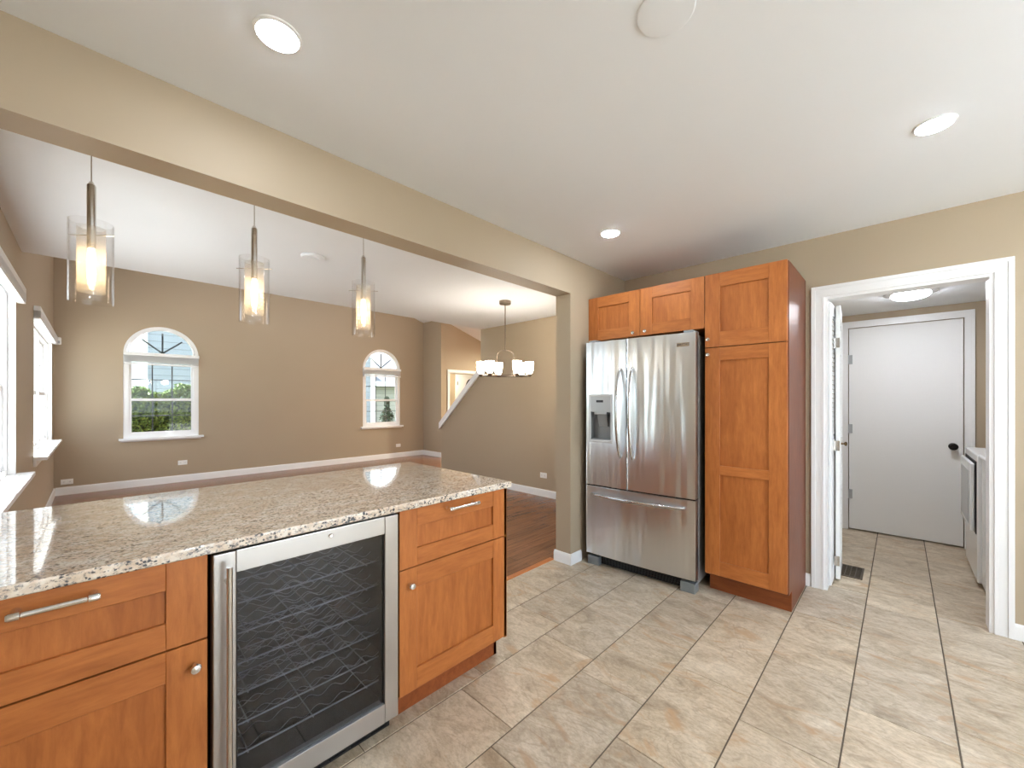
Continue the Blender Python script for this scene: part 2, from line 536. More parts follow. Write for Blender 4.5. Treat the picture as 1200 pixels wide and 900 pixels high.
def wall_grid(name, axis, pos, thick, u0, u1, z0, z1, voids, m='wall'):
    """rectangular wall with rectangular openings, as clean quads"""
    us = sorted({u0, u1} | {min(max(v, u0), u1) for w in voids for v in w[:2]})
    zs = sorted({z0, z1} | {min(max(v, z0), z1) for w in voids for v in w[2:]})
    solid = lambda i, j: 0 <= i < len(us) - 1 and 0 <= j < len(zs) - 1 and not any(w[0] < (us[i] + us[i + 1]) / 2 < w[1] and w[2] < (zs[j] + zs[j + 1]) / 2 < w[3] for w in voids)
    P = lambda u, z, d: (pos + d, u, z) if axis == 'X' else (u, pos + d, z)
    mb = MB(); bm = mb.bm; V = {}
    def v(i, j, d):
        if (i, j, d) not in V: V[i, j, d] = bm.verts.new(P(us[i], zs[j], d * thick))
        return V[i, j, d]
    for i in range(len(us) - 1):
        for j in range(len(zs) - 1):
            if not solid(i, j): continue
            for d in (0, 1): bm.faces.new((v(i, j, d), v(i + 1, j, d), v(i + 1, j + 1, d), v(i, j + 1, d)))
            for di, dj, a, b in ((-1, 0, (i, j), (i, j + 1)), (1, 0, (i + 1, j), (i + 1, j + 1)), (0, -1, (i, j), (i + 1, j)), (0, 1, (i, j + 1), (i + 1, j + 1))):
                if not solid(i + di, j + dj): bm.faces.new((v(*a, 0), v(*b, 0), v(*b, 1), v(*a, 1)))
    return struct(mb.build(name, m, weld=False))


def rect(u0, u1, z0, z1): return [(u0, z0), (u1, z0), (u1, z1), (u0, z1)]


# ------------------------------------------------------------------ dimensions
XL, XB, YB0, YB1 = -.371, 3.453, 1.908, 2.054
YR = -3.2
HC, HC2, HL = 2.44, 2.43, 2.165
YF, XG, YG, XST, YFOLD = 8.42, 5.468, 7.69, 4.196, 4.841
THR = 2.085


def vault(x): return 3.039 - .324 * (x - 5.909)


# ------------------------------------------------------------------ floors
def build_tiles():
    mb = MB(); mb.m = 1
    mb.box(XL - .1, 5.4, YR - .1, THR, -.06, -.0025)
    mb.m = 0
    bm = mb.bm
    lay = bm.loops.layers.float_color.new('tile')
    ph = {-2: .0, -1: .46, 0: .053, 1: .218, 2: .441, 3: .555, 4: .105, 5: .36}
    rng = random.Random(4)
    for k in range(-11, 7):
        y0, y1 = .16 + k * .322, .16 + (k + 1) * .322
        p = ph.get(k, rng.random() * .585)
        for j in range(-3, 12):
            x0 = p + j * .585; x1 = x0 + .585
            X0, X1 = max(x0 + .0012, XL - .08), min(x1 - .0012, 5.38)
            Y0, Y1 = max(y0 + .0024, YR - .08), min(y1 - .0024, THR - .002)
            if X1 - X0 < .01 or Y1 - Y0 < .01: continue
            c = (rng.random(), rng.random(), rng.random(), 1)
            e = .0015
            t = [bm.verts.new(v) for v in ((X0 + e, Y0 + e, 0), (X1 - e, Y0 + e, 0), (X1 - e, Y1 - e, 0), (X0 + e, Y1 - e, 0))]
            u = [bm.verts.new(v) for v in ((X0, Y0, -.003), (X1, Y0, -.003), (X1, Y1, -.003), (X0, Y1, -.003))]
            fs = [bm.faces.new(t)] + [bm.faces.new((t[i], t[(i + 1) % 4], u[(i + 1) % 4], u[i])) for i in range(4)]
            for f in fs:
                f.material_index = 0
                for lp in f.loops: lp[lay] = c
    return struct(mb.build('floor', ['tile', 'grout'], weld=False))


build_tiles()
slab('floor_wood', 'planks', XL - .1, 9.0, THR, 9.4, -.06, 0)
struct(MB().prism([(1.40, THR - .012, 0), (1.40, THR - .004, .007), (1.40, THR + .028, .007), (1.40, THR + .036, 0)], (1, 0, 0), 1.19).build('trim_1', 'wood_x'))

# ------------------------------------------------------------------ ceilings
slab('ceiling', 'ceiling', XL - .15, XB + .15, YR - .15, YB0 + .05, HC, HC + .12)
slab('ceiling_dining', 'ceiling', XL - .15, XST + .15, YB0 + .05, YFOLD, HC2, HC2 + .12)
slab('ceiling_laundry', 'ceiling', XB + .05, 5.42, -1.35, .62, HL, HL + .12)
xa, xb_ = XL - .15, 9.0
struct(MB().prism([(xa, YFOLD - .12, vault(xa)), (xb_, YFOLD - .12, vault(xb_)), (xb_, YFOLD - .12, vault(xb_) + .12), (xa, YFOLD - .12, vault(xa) + .12)], (0, 1, 0), 5.0).build('ceiling_vault', 'ceiling'))
slab('ceiling_hall', 'ceiling', XG + .12, 9.0, YG + .12, 9.4, 2.44, 2.5)

# ------------------------------------------------------------------ walls
# left wall: unseen kitchen window added for daylight, two living room windows
WL = [(-2.5, -1.0, 1.0, 2.06), (2.75, 4.50, .79, 2.06), (5.72, 8.05, .79, 2.06)]
wall_grid('wall_left', 'X', XL, -.14, YR, 9.4, 0, 5.3, WL + [(YR, YFOLD - .1, 2.5, 5.3)])


def arch_loop(cx, w, z0, zs, n=28):
    r = w / 2
    return [(cx - r, z0), (cx + r, z0)] + [(cx + r * math.cos(a), zs + r * math.sin(a)) for a in [math.pi * i / n for i in range(n + 1)]]


AW = .885
ARCH = [(.745, .735, 2.012), (4.405, .735, 2.0)]
wall_panel('wall_far', 'Y', YF, .14, [(XL - .14, 0), (XG, 0), (XG, 5.3), (XL - .14, 5.3)], [arch_loop(c, AW, z0, zs) for c, z0, zs in ARCH])
slab('wall_jog', 'wall', XG, XG + .12, YG, YF + .14, 0, 3.6)
wall_grid('wall_foyer', 'Y', YG, .12, XG + .12, 9.0, 0, 3.3, [(5.70, 6.62, 0, 1.97)])
slab('wall_hall', 'wall', XG, 9.0, 9.28, 9.4, 0, 2.5)
slab('wall_foyer_side', 'wall', 8.9, 9.0, 2.0, 9.4, 0, 3.6)
# fascia between the flat dining ceiling and the vault
struct(MB().prism([(XL - .14, YFOLD, HC2 + .001), (XST + .15, YFOLD, HC2 + .001), (XST + .15, YFOLD, vault(XST)), (XL - .14, YFOLD, vault(XL))], (0, -1, 0), .1).build('wall_fascia', 'wall'))
# stair wall: full height next to the dining room, raked beyond
struct(MB().prism([(XST, 2.0, 0), (XST, 5.9, 0), (XST, 5.9, .90), (XST, YFOLD, 1.80), (XST, YFOLD, HC2 + .1), (XST, 2.0, HC2 + .1)], (1, 0, 0), .12).build('wall_stair', 'wall'))
slab('wall_stair_end', 'wall', XST + .12, 9.0, 3.4, 3.52, 0, 4.0)
slab('wall_stair_upper', 'wall', XST + .02, XST + .12, 3.4, YFOLD, HC2 + .1, 3.7)
# raked cap on the knee wall
d = Vector((0, 5.93 - (YFOLD - .004), .874 - 1.80)).normalized()
struct(MB().prism([(XST - .03, 5.93, .80), (XST - .03, YFOLD + .004, 1.722), (XST - .03, YFOLD + .004, 1.835), (XST - .03, 5.93, .915)], (1, 0, 0), .18).build('trim_stair_cap', 'trim'))
# beam and stub wall between kitchen and dining room
struct(MB().box(XL, XB + .12, YB0, YB1, 2.156, HC + .02).box(2.592, XST + .05, YB0, YB1, 0, 2.156).build('wall_beam', 'wall'))
# back wall with the laundry doorway
wall_grid('wall_back', 'X', XB, .12, YR, YB0 + .01, 0, 2.5, [(-.384, .381, 0, 2.02)])
# rear wall behind the camera with the added door opening
wall_grid('wall_rear', 'Y', YR, -.12, XL - .14, XB + .12, 0, 2.5, [(.3, 2.9, .03, 2.15)])
# laundry room
slab('wall_laundry_left', 'wall', XB + .12, 5.4, .481, .60, 0, 2.2)
slab('wall_laundry_right', 'wall', XB + .12, 5.4, -1.30, -1.18, 0, 2.2)
wall_grid('wall_laundry_back', 'X', 5.252, .12, -1.2, .5, 0, 2.2, [(-.413, .384, 0, 2.037)])
slab('wall_garage_side', 'dark', 5.38, 5.44, -1.3, .6, 0, 2.2)

# ------------------------------------------------------------------ baseboards
BBH = .085


def base_x(name, x0, x1, y, side, h=BBH):      # runs along X, face at y, grows to y+side
    t = .014 * side
    struct(MB().prism([(x0, y, 0), (x0, y + t, 0), (x0, y + t, h - .02), (x0, y + t * .45, h), (x0, y, h)], (1, 0, 0), x1 - x0).build(name, 'trim'))


def base_y(name, y0, y1, x, side, h=BBH):
    t = .014 * side
    struct(MB().prism([(x, y0, 0), (x + t, y0, 0), (x + t, y0, h - .02), (x + t * .45, y0, h), (x, y0, h)], (0, 1, 0), y1 - y0).build(name, 'trim'))


base_x('baseboard_far', XL + .014, XG, YF, -1, .11)
base_y('baseboard_left', 2.5, YF, XL, 1, .11)
base_y('baseboard_jog', YG - .014, YF - .014, XG, -1, .11)
base_x('baseboard_foyer', XG, 5.64, YG, -1, .11)
base_y('baseboard_stair', 2.07, 5.9, XST, -1, .095)
base_x('baseboard_dining', 2.592, XST - .014, YB1, 1)
base_y('baseboard_stub', YB0 - .014, YB1 + .014, 2.592, -1)
base_x('baseboard_beam', 2.592, 2.73, YB0, -1)
base_y('baseboard_back', .4595, .495, XB, -1)
base_y('baseboard_right', YR, -.4525, XB, -1)
base_x('baseboard_laundry', XB + .12, 5.252, .481, -1)
base_y('baseboard_laundry_back', .446, .467, 5.252, -1)


# ------------------------------------------------------------------ door casings
def casing(mb, x, y0, y1, zt, w, side):
    """fluted casing on the plane X=x round an opening y0..y1 (y0<y1), growing to x+side*t"""
    for a, b, t in ((0, w * .2, .0135), (w * .2, w * .68, .0120), (w * .68, w, .017)):
        X0, X1 = sorted((x, x + side * t))
        mb.box(X0, X1, y0 - b, y0 - a, 0, zt + a, .0015)
        mb.box(X0, X1, y1 + a, y1 + b, 0, zt + a, .0015)
        mb.box(X0, X1, y0 - b, y1 + b, zt + a, zt + b, .0015)
    return mb


mb = casing(MB(), XB, -.384, .381, 2.02, .073, -1)
casing(mb, XB + .12, -.384, .381, 2.02, .073, 1)
# jamb lining with stop
mb.box(XB - .004, XB + .124, -.384, -.366, 0, 2.002).box(XB - .004, XB + .124, .363, .381, 0, 2.002).box(XB - .004, XB + .124, -.384, .381, 2.002, 2.02)
struct(mb.build('trim_doorway', 'trim'))

# laundry back door
d1 = struct_empty('door_1', (5.252, -.0145, 0))
mb = casing(MB(), 5.252, -.413, .384, 2.037, .063, -1)
mb.build('door_frame', 'trim', d1)
MB().box(5.262, 5.297, -.408, .379, .012, 2.032, .002).build('door_slab', 'door_white', d1)
for z in (.36, 1.02, 1.72):
    mh = MB(); mh.cyl((5.249, .379, z - .045), (5.249, .379, z + .045), .007, 12)
    mh.box(5.243, 5.262, .352, .379, z - .045, z + .045, .001)
    mh.build('hinge', 'washer_grey', d1)
k = MB().lathe((5.262, -.345, .895), [(.030, 0), (.030, -.006), (.012, -.012), (.011, -.032), (.027, -.042), (.031, -.054), (.024, -.064), (0.0, -.067)], 24, 'X').build('door_knob', 'black_metal', d1)
k['label'] = 'black round knob'

# foyer: cased opening, entry door with oval light
mb = MB()
for a, b, t in ((0, .062, .016), (.0, .012, .022), (.045, .062, .022)):
    mb.box(5.70 - b, 5.70 - a, YG - t, YG, 0, 1.97 + a).box(6.62 + a, 6.62 + b, YG - t, YG, 0, 1.97 + a).box(5.70 - b, 6.62 + b, YG - t, YG, 1.97 + a, 1.97 + b)
mb.box(5.70, 5.715, YG, YG + .12, 0, 1.97).box(6.605, 6.62, YG, YG + .12, 0, 1.97).box(5.70, 6.62, YG, YG + .12, 1.955, 1.97)
struct(mb.build('trim_foyer_opening', 'trim'))
d2 = struct_empty('door_2', (7.58, 9.28, 0))
MB().box(7.08, 7.14, 9.25, 9.28, 0, 2.0).box(8.06, 8.12, 9.25, 9.28, 0, 2.0).box(7.08, 8.12, 9.25, 9.28, 2.0, 2.06).build('door_frame', 'trim', d2)
MB().box(7.14, 8.06, 9.255, 9.275, .01, 2.0).build('door_slab', 'door_white', d2)
ov = MB(); ov.tube([(7.62 + .23 * math.cos(a), 9.25, 1.30 + .62 * math.sin(a)) for a in [2 * math.pi * i / 40 for i in range(40)]], .022, 8, closed=True)
ov.build('oval_moulding', 'black_metal', d2)
for z in (.3, 1.0, 1.8): MB().box(7.13, 7.15, 9.243, 9.255, z - .05, z + .05).build('hinge', 'brass', d2)

# unseen glazed door behind the camera, added to let daylight in
pdw = struct_empty('added_window_4', (1.6, YR, 0))
f = MB()
for x0, x1 in ((.3, .36), (1.57, 1.63), (2.84, 2.9)): f.box(x0, x1, YR - .092, YR - .028, .03, 2.15)
f.box(.3, 2.9, YR - .09, YR - .03, .03, .10).box(.3, 2.9, YR - .09, YR - .03, 2.09, 2.15)
f.build('window_frame', 'trim', pdw)
MB().box(.36, 2.84, YR - .062, YR - .058, .1, 2.09).build('window_glass', 'glass', pdw)


# ------------------------------------------------------------------ double-hung windows in the left wall
def side_window(name, y0, y1, z0, z1, units):
    w = struct_empty(name, (XL, (y0 + y1) / 2, z0))
    fr = MB()
    X0, X1 = XL - .11, XL - .035
    fr.box(X0, X1, y0 + .001, y0 + .035, z0 + .001, z1 - .001).box(X0, X1, y1 - .035, y1 - .001, z0 + .001, z1 - .001).box(X0 + .001, X1 - .001, y0 + .035, y1 - .035, z1 - .035, z1 - .001).box(X0 + .001, X1 - .001, y0 + .035, y1 - .035, z0 + .001, z0 + .035)
    n = units; uw = (y1 - y0) / n
    for i in range(1, n): fr.box(X0, X1, y0 + i * uw - .03, y0 + i * uw + .03, z0 + .035, z1 - .035)
    fr.build('window_frame', 'trim', w)
    ca = MB(); ca.box(XL - .034, XL + .001, y0 + .001, y0 + .012, z0 + .001, z1 - .012).box(XL - .034, XL + .001, y1 - .012, y1 - .001, z0 + .001, z1 - .012).box(XL - .034, XL + .001, y0 + .001, y1 - .001, z1 - .012, z1 - .001).build('window_return', 'trim', w)
    zm = z0 + (z1 - z0) * .47
    for i in range(n):
        a, b = y0 + i * uw + .04, y0 + (i + 1) * uw - .04
        s = MB()
        for (p, q, xo) in ((z0 + .03, zm + .02, .02), (zm - .02, z1 - .03, .0)):
            xa_, xb__ = X0 + .012 + xo, X0 + .034 + xo
            s.box(xa_, xb__, a, a + .04, p, q).box(xa_, xb__, b - .04, b, p, q).box(xa_ + .001, xb__ - .001, a + .04, b - .04, p, p + .045).box(xa_ + .001, xb__ - .001, a + .04, b - .04, q - .04, q)
        s.build('window_sash', 'trim', w)
        g = MB(); g.box(X0 + .03, X0 + .034, a + .03, b - .03, z0 + .06, zm).box(X0 + .02, X0 + .024, a + .03, b - .03, zm, z1 - .06)
        g.build('window_glass', 'glass', w)
        r = MB()
        for c in (1, 2):
            yy = a + (b - a) * c / 3
            r.box(X0 + .035, X0 + .041, yy - .007, yy + .007, z0 + .07, z1 - .07)
        for zz in (z0 + (zm - z0) * .52, zm + (z1 - zm) * .5): r.box(X0 + .035, X0 + .041, a + .03, b - .03, zz - .007, zz + .007)
        r.build('window_grille', 'trim', w)
    MB().box(XL - .13, XL - .001, y0 + .002, y1 - .002, z0 - .02, z0 + .003).box(XL - .001, XL + .085, y0 - .06, y1 + .06, z0 - .028, z0 + .003, .005).box(XL, XL + .02, y0 - .03, y1 + .03, z0 - .085, z0 - .028, .003).build('window_sill', 'trim', w)
    return w


side_window('window_1', 2.75, 4.50, .79, 2.06, 2)
side_window('window_2', 5.72, 8.05, .79, 2.06, 2)
side_window('added_window_3', -2.5, -1.0, 1.0, 2.06, 2)  # unseen kitchen window, added to bring in daylight


def raised_blind_x(y0, y1, zt, label):
    t = thing('window_blind', label, 'blind', (XL, (y0 + y1) / 2, zt - .14), 'raised window blinds')
    MB().box(XL + .002, XL + .045, y0, y1, zt - .045, zt, .004).build('headrail', 'trim', t)
    s = MB()
    for i in range(7): s.box(XL + .004, XL + .046, y0 + .01, y1 - .01, zt - .051 - i * .007, zt - .048 - i * .007)
    s.build('slats', 'trim', t)
    MB().box(XL + .004, XL + .044, y0 + .01, y1 - .01, zt - .112, zt - .096, .003).build('bottom_rail', 'trim', t)
    return t


raised_blind_x(2.70, 4.53, 2.10, 'raised white blind over the side window nearest the granite counter')
raised_blind_x(5.68, 8.22, 2.16, 'raised white blind over the side window near the far corner')


# ------------------------------------------------------------------ arched windows in the far wall
def arc_band(mb, cx, zs, ro, ri, y0, y1, n=28, a0=0, a1=math.pi):
    rings = []
    for i in range(n + 1):
        a = a0 + (a1 - a0) * i / n; c, s_ = math.cos(a), math.sin(a)
        rings.append([mb.bm.verts.new(v) for v in ((cx + ro * c, y0, zs + ro * s_), (cx + ri * c, y0, zs + ri * s_), (cx + ri * c, y1, zs + ri * s_), (cx + ro * c, y1, zs + ro * s_))])
    fs = [mb.bm.faces.new(rings[0]), mb.bm.faces.new(rings[-1][::-1])]
    for i in range(n):
        for j in range(4): fs.append(mb.bm.faces.new((rings[i][j], rings[i][(j + 1) % 4], rings[i + 1][(j + 1) % 4], rings[i + 1][j])))
    mb._tag(fs)


def arch_window(name, cx, z0, zs):
    w = struct_empty(name, (cx, YF, z0)); r = AW / 2
    y0, y1 = YF + .01, YF + .10
    fr = MB()
    arc_band(fr, cx, zs, r, r - .040, y0, y1)
    fr.box(cx - r + .001, cx - r + .062, y0, y1, z0 + .001, zs - .075).box(cx + r - .062, cx + r - .001, y0, y1, z0 + .001, zs - .075).box(cx - r + .062, cx + r - .062, y0 + .001, y1 - .001, z0 + .001, z0 + .055)
    fr.box(cx - r + .001, cx + r - .001, y0 - .001, y1 + .001, zs - .075, zs + .03)
    fr.build('window_frame', 'trim', w)
    s = MB(); a, b = cx - r + .062, cx + r - .062
    zt = zs - .075; zm = z0 + .055 + (zt - z0 - .055) * .46
    arc_band(s, cx, zs + .01, r - .045, r - .066, y0 + .02, y0 + .05)
    for p, q, o in ((z0 + .055, zm + .02, .015), (zm - .02, zt, .045)):
        s.box(a, a + .03, y0 + o, y0 + o + .025, p, q).box(b - .03, b, y0 + o, y0 + o + .025, p, q)
        s.box(a + .03, b - .03, y0 + o + .001, y0 + o + .024, p, p + .035).box(a + .03, b - .03, y0 + o + .001, y0 + o + .024, q - .035, q)
    s.build('window_sash', 'trim', w)
    g = MB()
    g.box(a + .02, b - .02, y0 + .026, y0 + .029, z0 + .08, zm).box(a + .02, b - .02, y0 + .056, y0 + .059, zm, zt - .02)
    pts = [(cx + (r - .055) * math.cos(t), y0 + .035, zs + .01 + (r - .055) * math.sin(t)) for t in [math.pi * i / 24 for i in range(25)]]
    g.prism(pts, (0, 1, 0), .003)
    g.build('window_glass', 'glass', w)
    gr = MB(); h = .008
    for c in (1, 2):
        x = a + .03 + (b - a - .06) * c / 3
        gr.box(x - h, x + h, y0 + .030, y0 + .034, z0 + .09, zm - .015).box(x - h, x + h, y0 + .060, y0 + .064, zm + .015, zt - .035)
    zz = (z0 + .09 + zm) / 2; gr.box(a + .03, b - .03, y0 + .030, y0 + .034, zz - h, zz + h)
    zz = (zm + zt) / 2; gr.box(a + .03, b - .03, y0 + .060, y0 + .064, zz - h, zz + h)
    for t in (R(40), R(90), R(140)):
        c_, s_ = math.cos(t), math.sin(t)
        p0 = Vector((cx, y0 + .042, zs + .035)); p1 = Vector((cx + (r - .13) * c_, y0 + .042, zs + .035 + (r - .13) * s_))
        n_ = Vector((-s_, 0, c_)) * .011
        gr.prism([p0 - n_, p1 - n_, p1 + n_, p0 + n_], (0, 1, 0), .006)
    gr.build('window_grille', 'muntin', w)
    MB().box(cx - r + .002, cx + r - .002, YF - .001, YF + .012, z0 - .02, z0 + .003).box(cx - r - .05, cx + r + .06, YF - .055, YF - .001, z0 - .03, z0 + .003, .005).box(cx - r - .03, cx + r + .03, YF - .015, YF, z0 - .05, z0 - .03, .003).build('window_sill', 'trim', w)


def raised_blind_y(cx, zt, label):
    r = AW / 2
    t = thing('window_blind', label, 'blind', (cx, YF, zt - .19), 'raised window blinds')
    y0, y1 = YF - .05, YF + .006
    MB().box(cx - r, cx + r, y0, y1, zt - .05, zt, .004).build('headrail', 'trim', t)
    s = MB()
    for i in range(11): s.box(cx - r + .01, cx + r - .01, y0 + .002, y1, zt - .058 - i * .0095, zt - .0545 - i * .0095)
    s.build('slats', 'trim', t)
    MB().box(cx - r + .01, cx + r - .01, y0, y1, zt - .185, zt - .162, .003).build('bottom_rail', 'trim', t)


arch_window('window_5', *ARCH[0]); arch_window('window_6', *ARCH[1])
raised_blind_y(ARCH[0][0], 2.035, 'raised white blind across the arched window with the hedge outside')
raised_blind_y(ARCH[1][0], 2.02, 'raised white blind across the arched window with the dark shrub outside')

# daylight sampling at the openings
portal('portal_rear', (1.6, YR - .15, 1.09), (0, 1, 0), 2.6, 2.15)
portal('portal_side_near', (XL - .17, 3.62, 1.42), (1, 0, 0), 1.75, 1.3)
portal('portal_side_far', (XL - .17, 6.88, 1.42), (1, 0, 0), 2.33, 1.3)
portal('portal_side_kitchen', (XL - .17, -1.75, 1.53), (1, 0, 0), 1.5, 1.1)
portal('portal_arch_a', (ARCH[0][0], YF + .17, 1.6), (0, -1, 0), .9, 1.75)
portal('portal_arch_b', (ARCH[1][0], YF + .17, 1.6), (0, -1, 0), .9, 1.75)


# ------------------------------------------------------------------ wall plates and sensor
def outlet(loc, axis, label):
    x, y, z = loc
    t = thing('wall_outlet', label, 'outlet', loc, 'white wall outlets')
    if axis == 'Y':   # on a wall facing -Y, plate lying level
        MB().box(x - .058, x + .058, y - .006, y, z - .036, z + .036, .002).build('cover_plate', 'plastic', t)
        for s_ in (-1, 1):
            q = MB().box(x + s_ * .027 - .018, x + s_ * .027 + .018, y - .008, y - .005, z - .014, z + .014, .001)
            o = q.build('socket', 'plastic', t)
            MB().box(x + s_ * .027 - .007, x + s_ * .027 - .0045, y - .0085, y - .0078, z - .006, z + .006).box(x + s_ * .027 + .0045, x + s_ * .027 + .007, y - .0085, y - .0078, z - .006, z + .006).build('slots', 'black', o)
    else:             # facing -X
        MB().box(x - .006, x, y - .058, y + .058, z - .036, z + .036, .002).build('cover_plate', 'plastic', t)
        for s_ in (-1, 1):
            o = MB().box(x - .008, x - .005, y + s_ * .027 - .018, y + s_ * .027 + .018, z - .014, z + .014, .001).build('socket', 'plastic', t)
            MB().box(x - .0085, x - .0078, y + s_ * .027 - .007, y + s_ * .027 - .0045, z - .006, z + .006).box(x - .0085, x - .0078, y + s_ * .027 + .0045, y + s_ * .027 + .007, z - .006, z + .006).build('slots', 'black', o)


outlet((-.25, YF, .18), 'Y', 'white outlet plate low on the far wall beside the left corner')
outlet((.983, YF, .308), 'Y', 'white outlet plate below the arched window with the hedge outside')
outlet((4.80, YF, .275), 'Y', 'white outlet plate below the arched window with the dark shrub outside')
outlet((XST, 3.54, .287), 'X', 'white outlet plate on the dining wall between counter and wall end')
t = thing('motion_sensor', 'small white motion sensor on the far wall beside the corner window', 'sensor', (-.335, YF, 2.12))
MB().box(-.366, -.30, YF - .05, YF, 2.07, 2.17, .012, 3).build('sensor_body', 'plastic', t)
MB().box(-.355, -.312, YF - .054, YF - .048, 2.085, 2.12, .003).build('sensor_lens', 'washer_grey', t)


# ------------------------------------------------------------------ ceiling fittings
def downlight(x, y, z, label, m='lens', rad=.056, group='recessed ceiling lights'):
    t = thing('recessed_light', label, 'ceiling light', (x, y, z), group)
    MB().lathe((x, y, z), [(rad * 1.2, 0), (rad * 1.19, -.004), (rad * 1.04, -.007), (rad, -.004), (rad, 0)], 40).build('trim_ring', 'trim', t)
    MB().lathe((x, y, z), [(rad, -.004), (rad * .9, -.009), (rad * .5, -.011), (0, -.0115)], 40).build('lens', m, t)
    return t


l1 = downlight(.392, 1.409, HC, 'lit recessed light in the kitchen ceiling, closest to the long beam')
l2 = downlight(2.368, -.103, HC, 'lit recessed light in the kitchen ceiling in front of the laundry doorway')
l3 = downlight(2.396, 1.432, HC, 'lit recessed light in the kitchen ceiling in front of the refrigerator')
downlight(.6, -1.8, HC, 'unseen recessed light added to the kitchen ceiling behind the camera, left side')  # this and the next are unseen, added to brighten the kitchen
downlight(2.4, -1.9, HC, 'unseen recessed light added to the kitchen ceiling behind the camera, right side')
t = tag(MB().lathe((1.144, .5, HC), [(.082, 0), (.081, -.003), (.076, -.005), (.045, -.006), (0, -.006)], 48).build('ceiling_cover_plate', 'ceiling', origin=(1.144, .5, HC)),
        'round white blank cover plate on the kitchen ceiling', 'ceiling plate')
t = thing('smoke_detector', 'low round white disc on the dining ceiling between two pendants', 'smoke detector', (1.174, 3.34, HC2))
MB().lathe((1.174, 3.34, HC2), [(.085, 0), (.085, -.012), (.078, -.018), (.05, -.020), (0, -.021)], 40).build('detector_base', 'ceiling', t)
MB().lathe((1.174, 3.34, HC2 - .02), [(.045, 0), (.042, -.006), (0, -.007)], 32).build('detector_cap', 'ceiling', t)

# unseen lamps added to brighten the tall living room, foyer and hall
for (x, y) in ((1.4, 6.2), (3.6, 6.4)):
    z = vault(x) - .02
    downlight(x, y, z, 'unseen ceiling light added high in the living room vault', 'fill_living', .10, 'added living room fill lights')
downlight(7.3, 6.2, vault(7.3) - .02, 'unseen warm ceiling light added high above the foyer', 'fill_foyer', .12, 'added foyer fill lights')
downlight(6.5, 8.5, 2.44, 'unseen warm ceiling light added in the entry hall', 'fill_foyer', .07, 'added foyer fill lights')

# laundry flush light
t = thing('flush_light', 'lit round flush light on the laundry ceiling', 'ceiling light', (4.42, -.06, HL))
MB().lathe((4.42, -.06, HL), [(.16, 0), (.16, -.014), (.13, -.022), (.0, -.022)], 40).build('ceiling_pan', 'nickel', t)
MB().lathe((4.42, -.06, HL), [(.115, -.022), (.118, -.028), (.10, -.046), (.07, -.056), (0, -.060)], 40).build('diffuser', 'lens_laundry', t)


# ------------------------------------------------------------------ pendants over the counter
def make_pendant(x, label):
    y = 2.24; t = thing('pendant_light', label, 'pendant light', (x, y, HC2), 'glass cylinder pendants over the counter')
    MB().lathe((x, y, HC2), [(.06, 0), (.058, -.014), (.05, -.02), (0, -.02)], 32).build('canopy', 'nickel', t)
    MB().cyl((x, y, HC2 - .018), (x, y, 2.12), .0016, 8).build('cord', 'nickel', t)
    MB().lathe((x, y, 1.88), [(.0, 0), (.0125, 0), (.0125, .24), (.009, .246), (.004, .256), (0, .256)], 24).build('stem', 'nickel', t)
    MB().lathe((x, y, 1.675), [(.059, 0), (.0615, .0), (.0615, .305), (.059, .305)], 48, closed=True).build('outer_glass', 'lamp_glass', t)
    MB().lathe((x, y, 1.715), [(.037, 0), (.0395, .0), (.0395, .245), (.037, .245)], 40, closed=True).build('inner_glass', 'inner_glass', t)
    MB().cyl((x - .060, y + .056, 1.932), (x + .060, y - .056, 1.932), .0017, 8).build('cross_pin', 'nickel', t)
    MB().lathe((x, y, 1.745), [(0, 0), (.007, .004), (.0105, .02), (.0115, .06), (.0105, .11), (.008, .135), (0, .136)], 20).build('bulb', 'bulb', t)
    return t


p1 = make_pendant(-.005, 'clear glass cylinder pendant hanging closest to the side windows')
p2 = copy_tree(p1); p2.location.x = .524; p2['label'] = 'clear glass cylinder pendant hanging in the middle of three'
p3 = copy_tree(p1); p3.location.x = 1.058; p3['label'] = 'clear glass cylinder pendant hanging closest to the chandelier'

# unseen lamp behind the camera, added to brighten the kitchen ceiling
bl = thing('fill_chandelier', 'unseen nickel chandelier with four lit opal globes, added as fill light', 'chandelier', (1.5, -1.75, HC))
MB().lathe((1.5, -1.75, HC), [(.065, 0), (.063, -.02), (.05, -.028), (0, -.028)], 28).build('canopy', 'nickel', bl)
MB().cyl((1.5, -1.75, HC - .02), (1.5, -1.75, 1.80), .008, 12).build('rod', 'nickel', bl)
for a in (45, 135, 225, 315):
    ex, ey = 1.5 + .30 * math.cos(R(a)), -1.75 + .30 * math.sin(R(a))
    MB().tube([(1.5, -1.75, 1.82), (1.5 + .18 * math.cos(R(a)), -1.75 + .18 * math.sin(R(a)), 1.80), (ex, ey, 1.86)], .006, 8).build('arm', 'nickel', bl)
    MB().lathe((ex, ey, 1.855), [(0, 0)] + [(.085 * math.sin(R(t_)), .085 - .085 * math.cos(R(t_))) for t_ in range(15, 180, 15)] + [(0, .17)], 28).build('fill_globe', 'fill_globe', bl)

# ------------------------------------------------------------------ chandelier
CX, CY = 3.19, 3.26
ch = thing('chandelier', 'linear nickel chandelier with six lit bell shades over the dining floor', 'chandelier', (CX, CY, HC2))
LV, DV = Vector((.684, -.729, 0)), Vector((.729, .684, 0))


def cp(lat, dep, z): return Vector((CX, CY, z)) + LV * lat + DV * dep


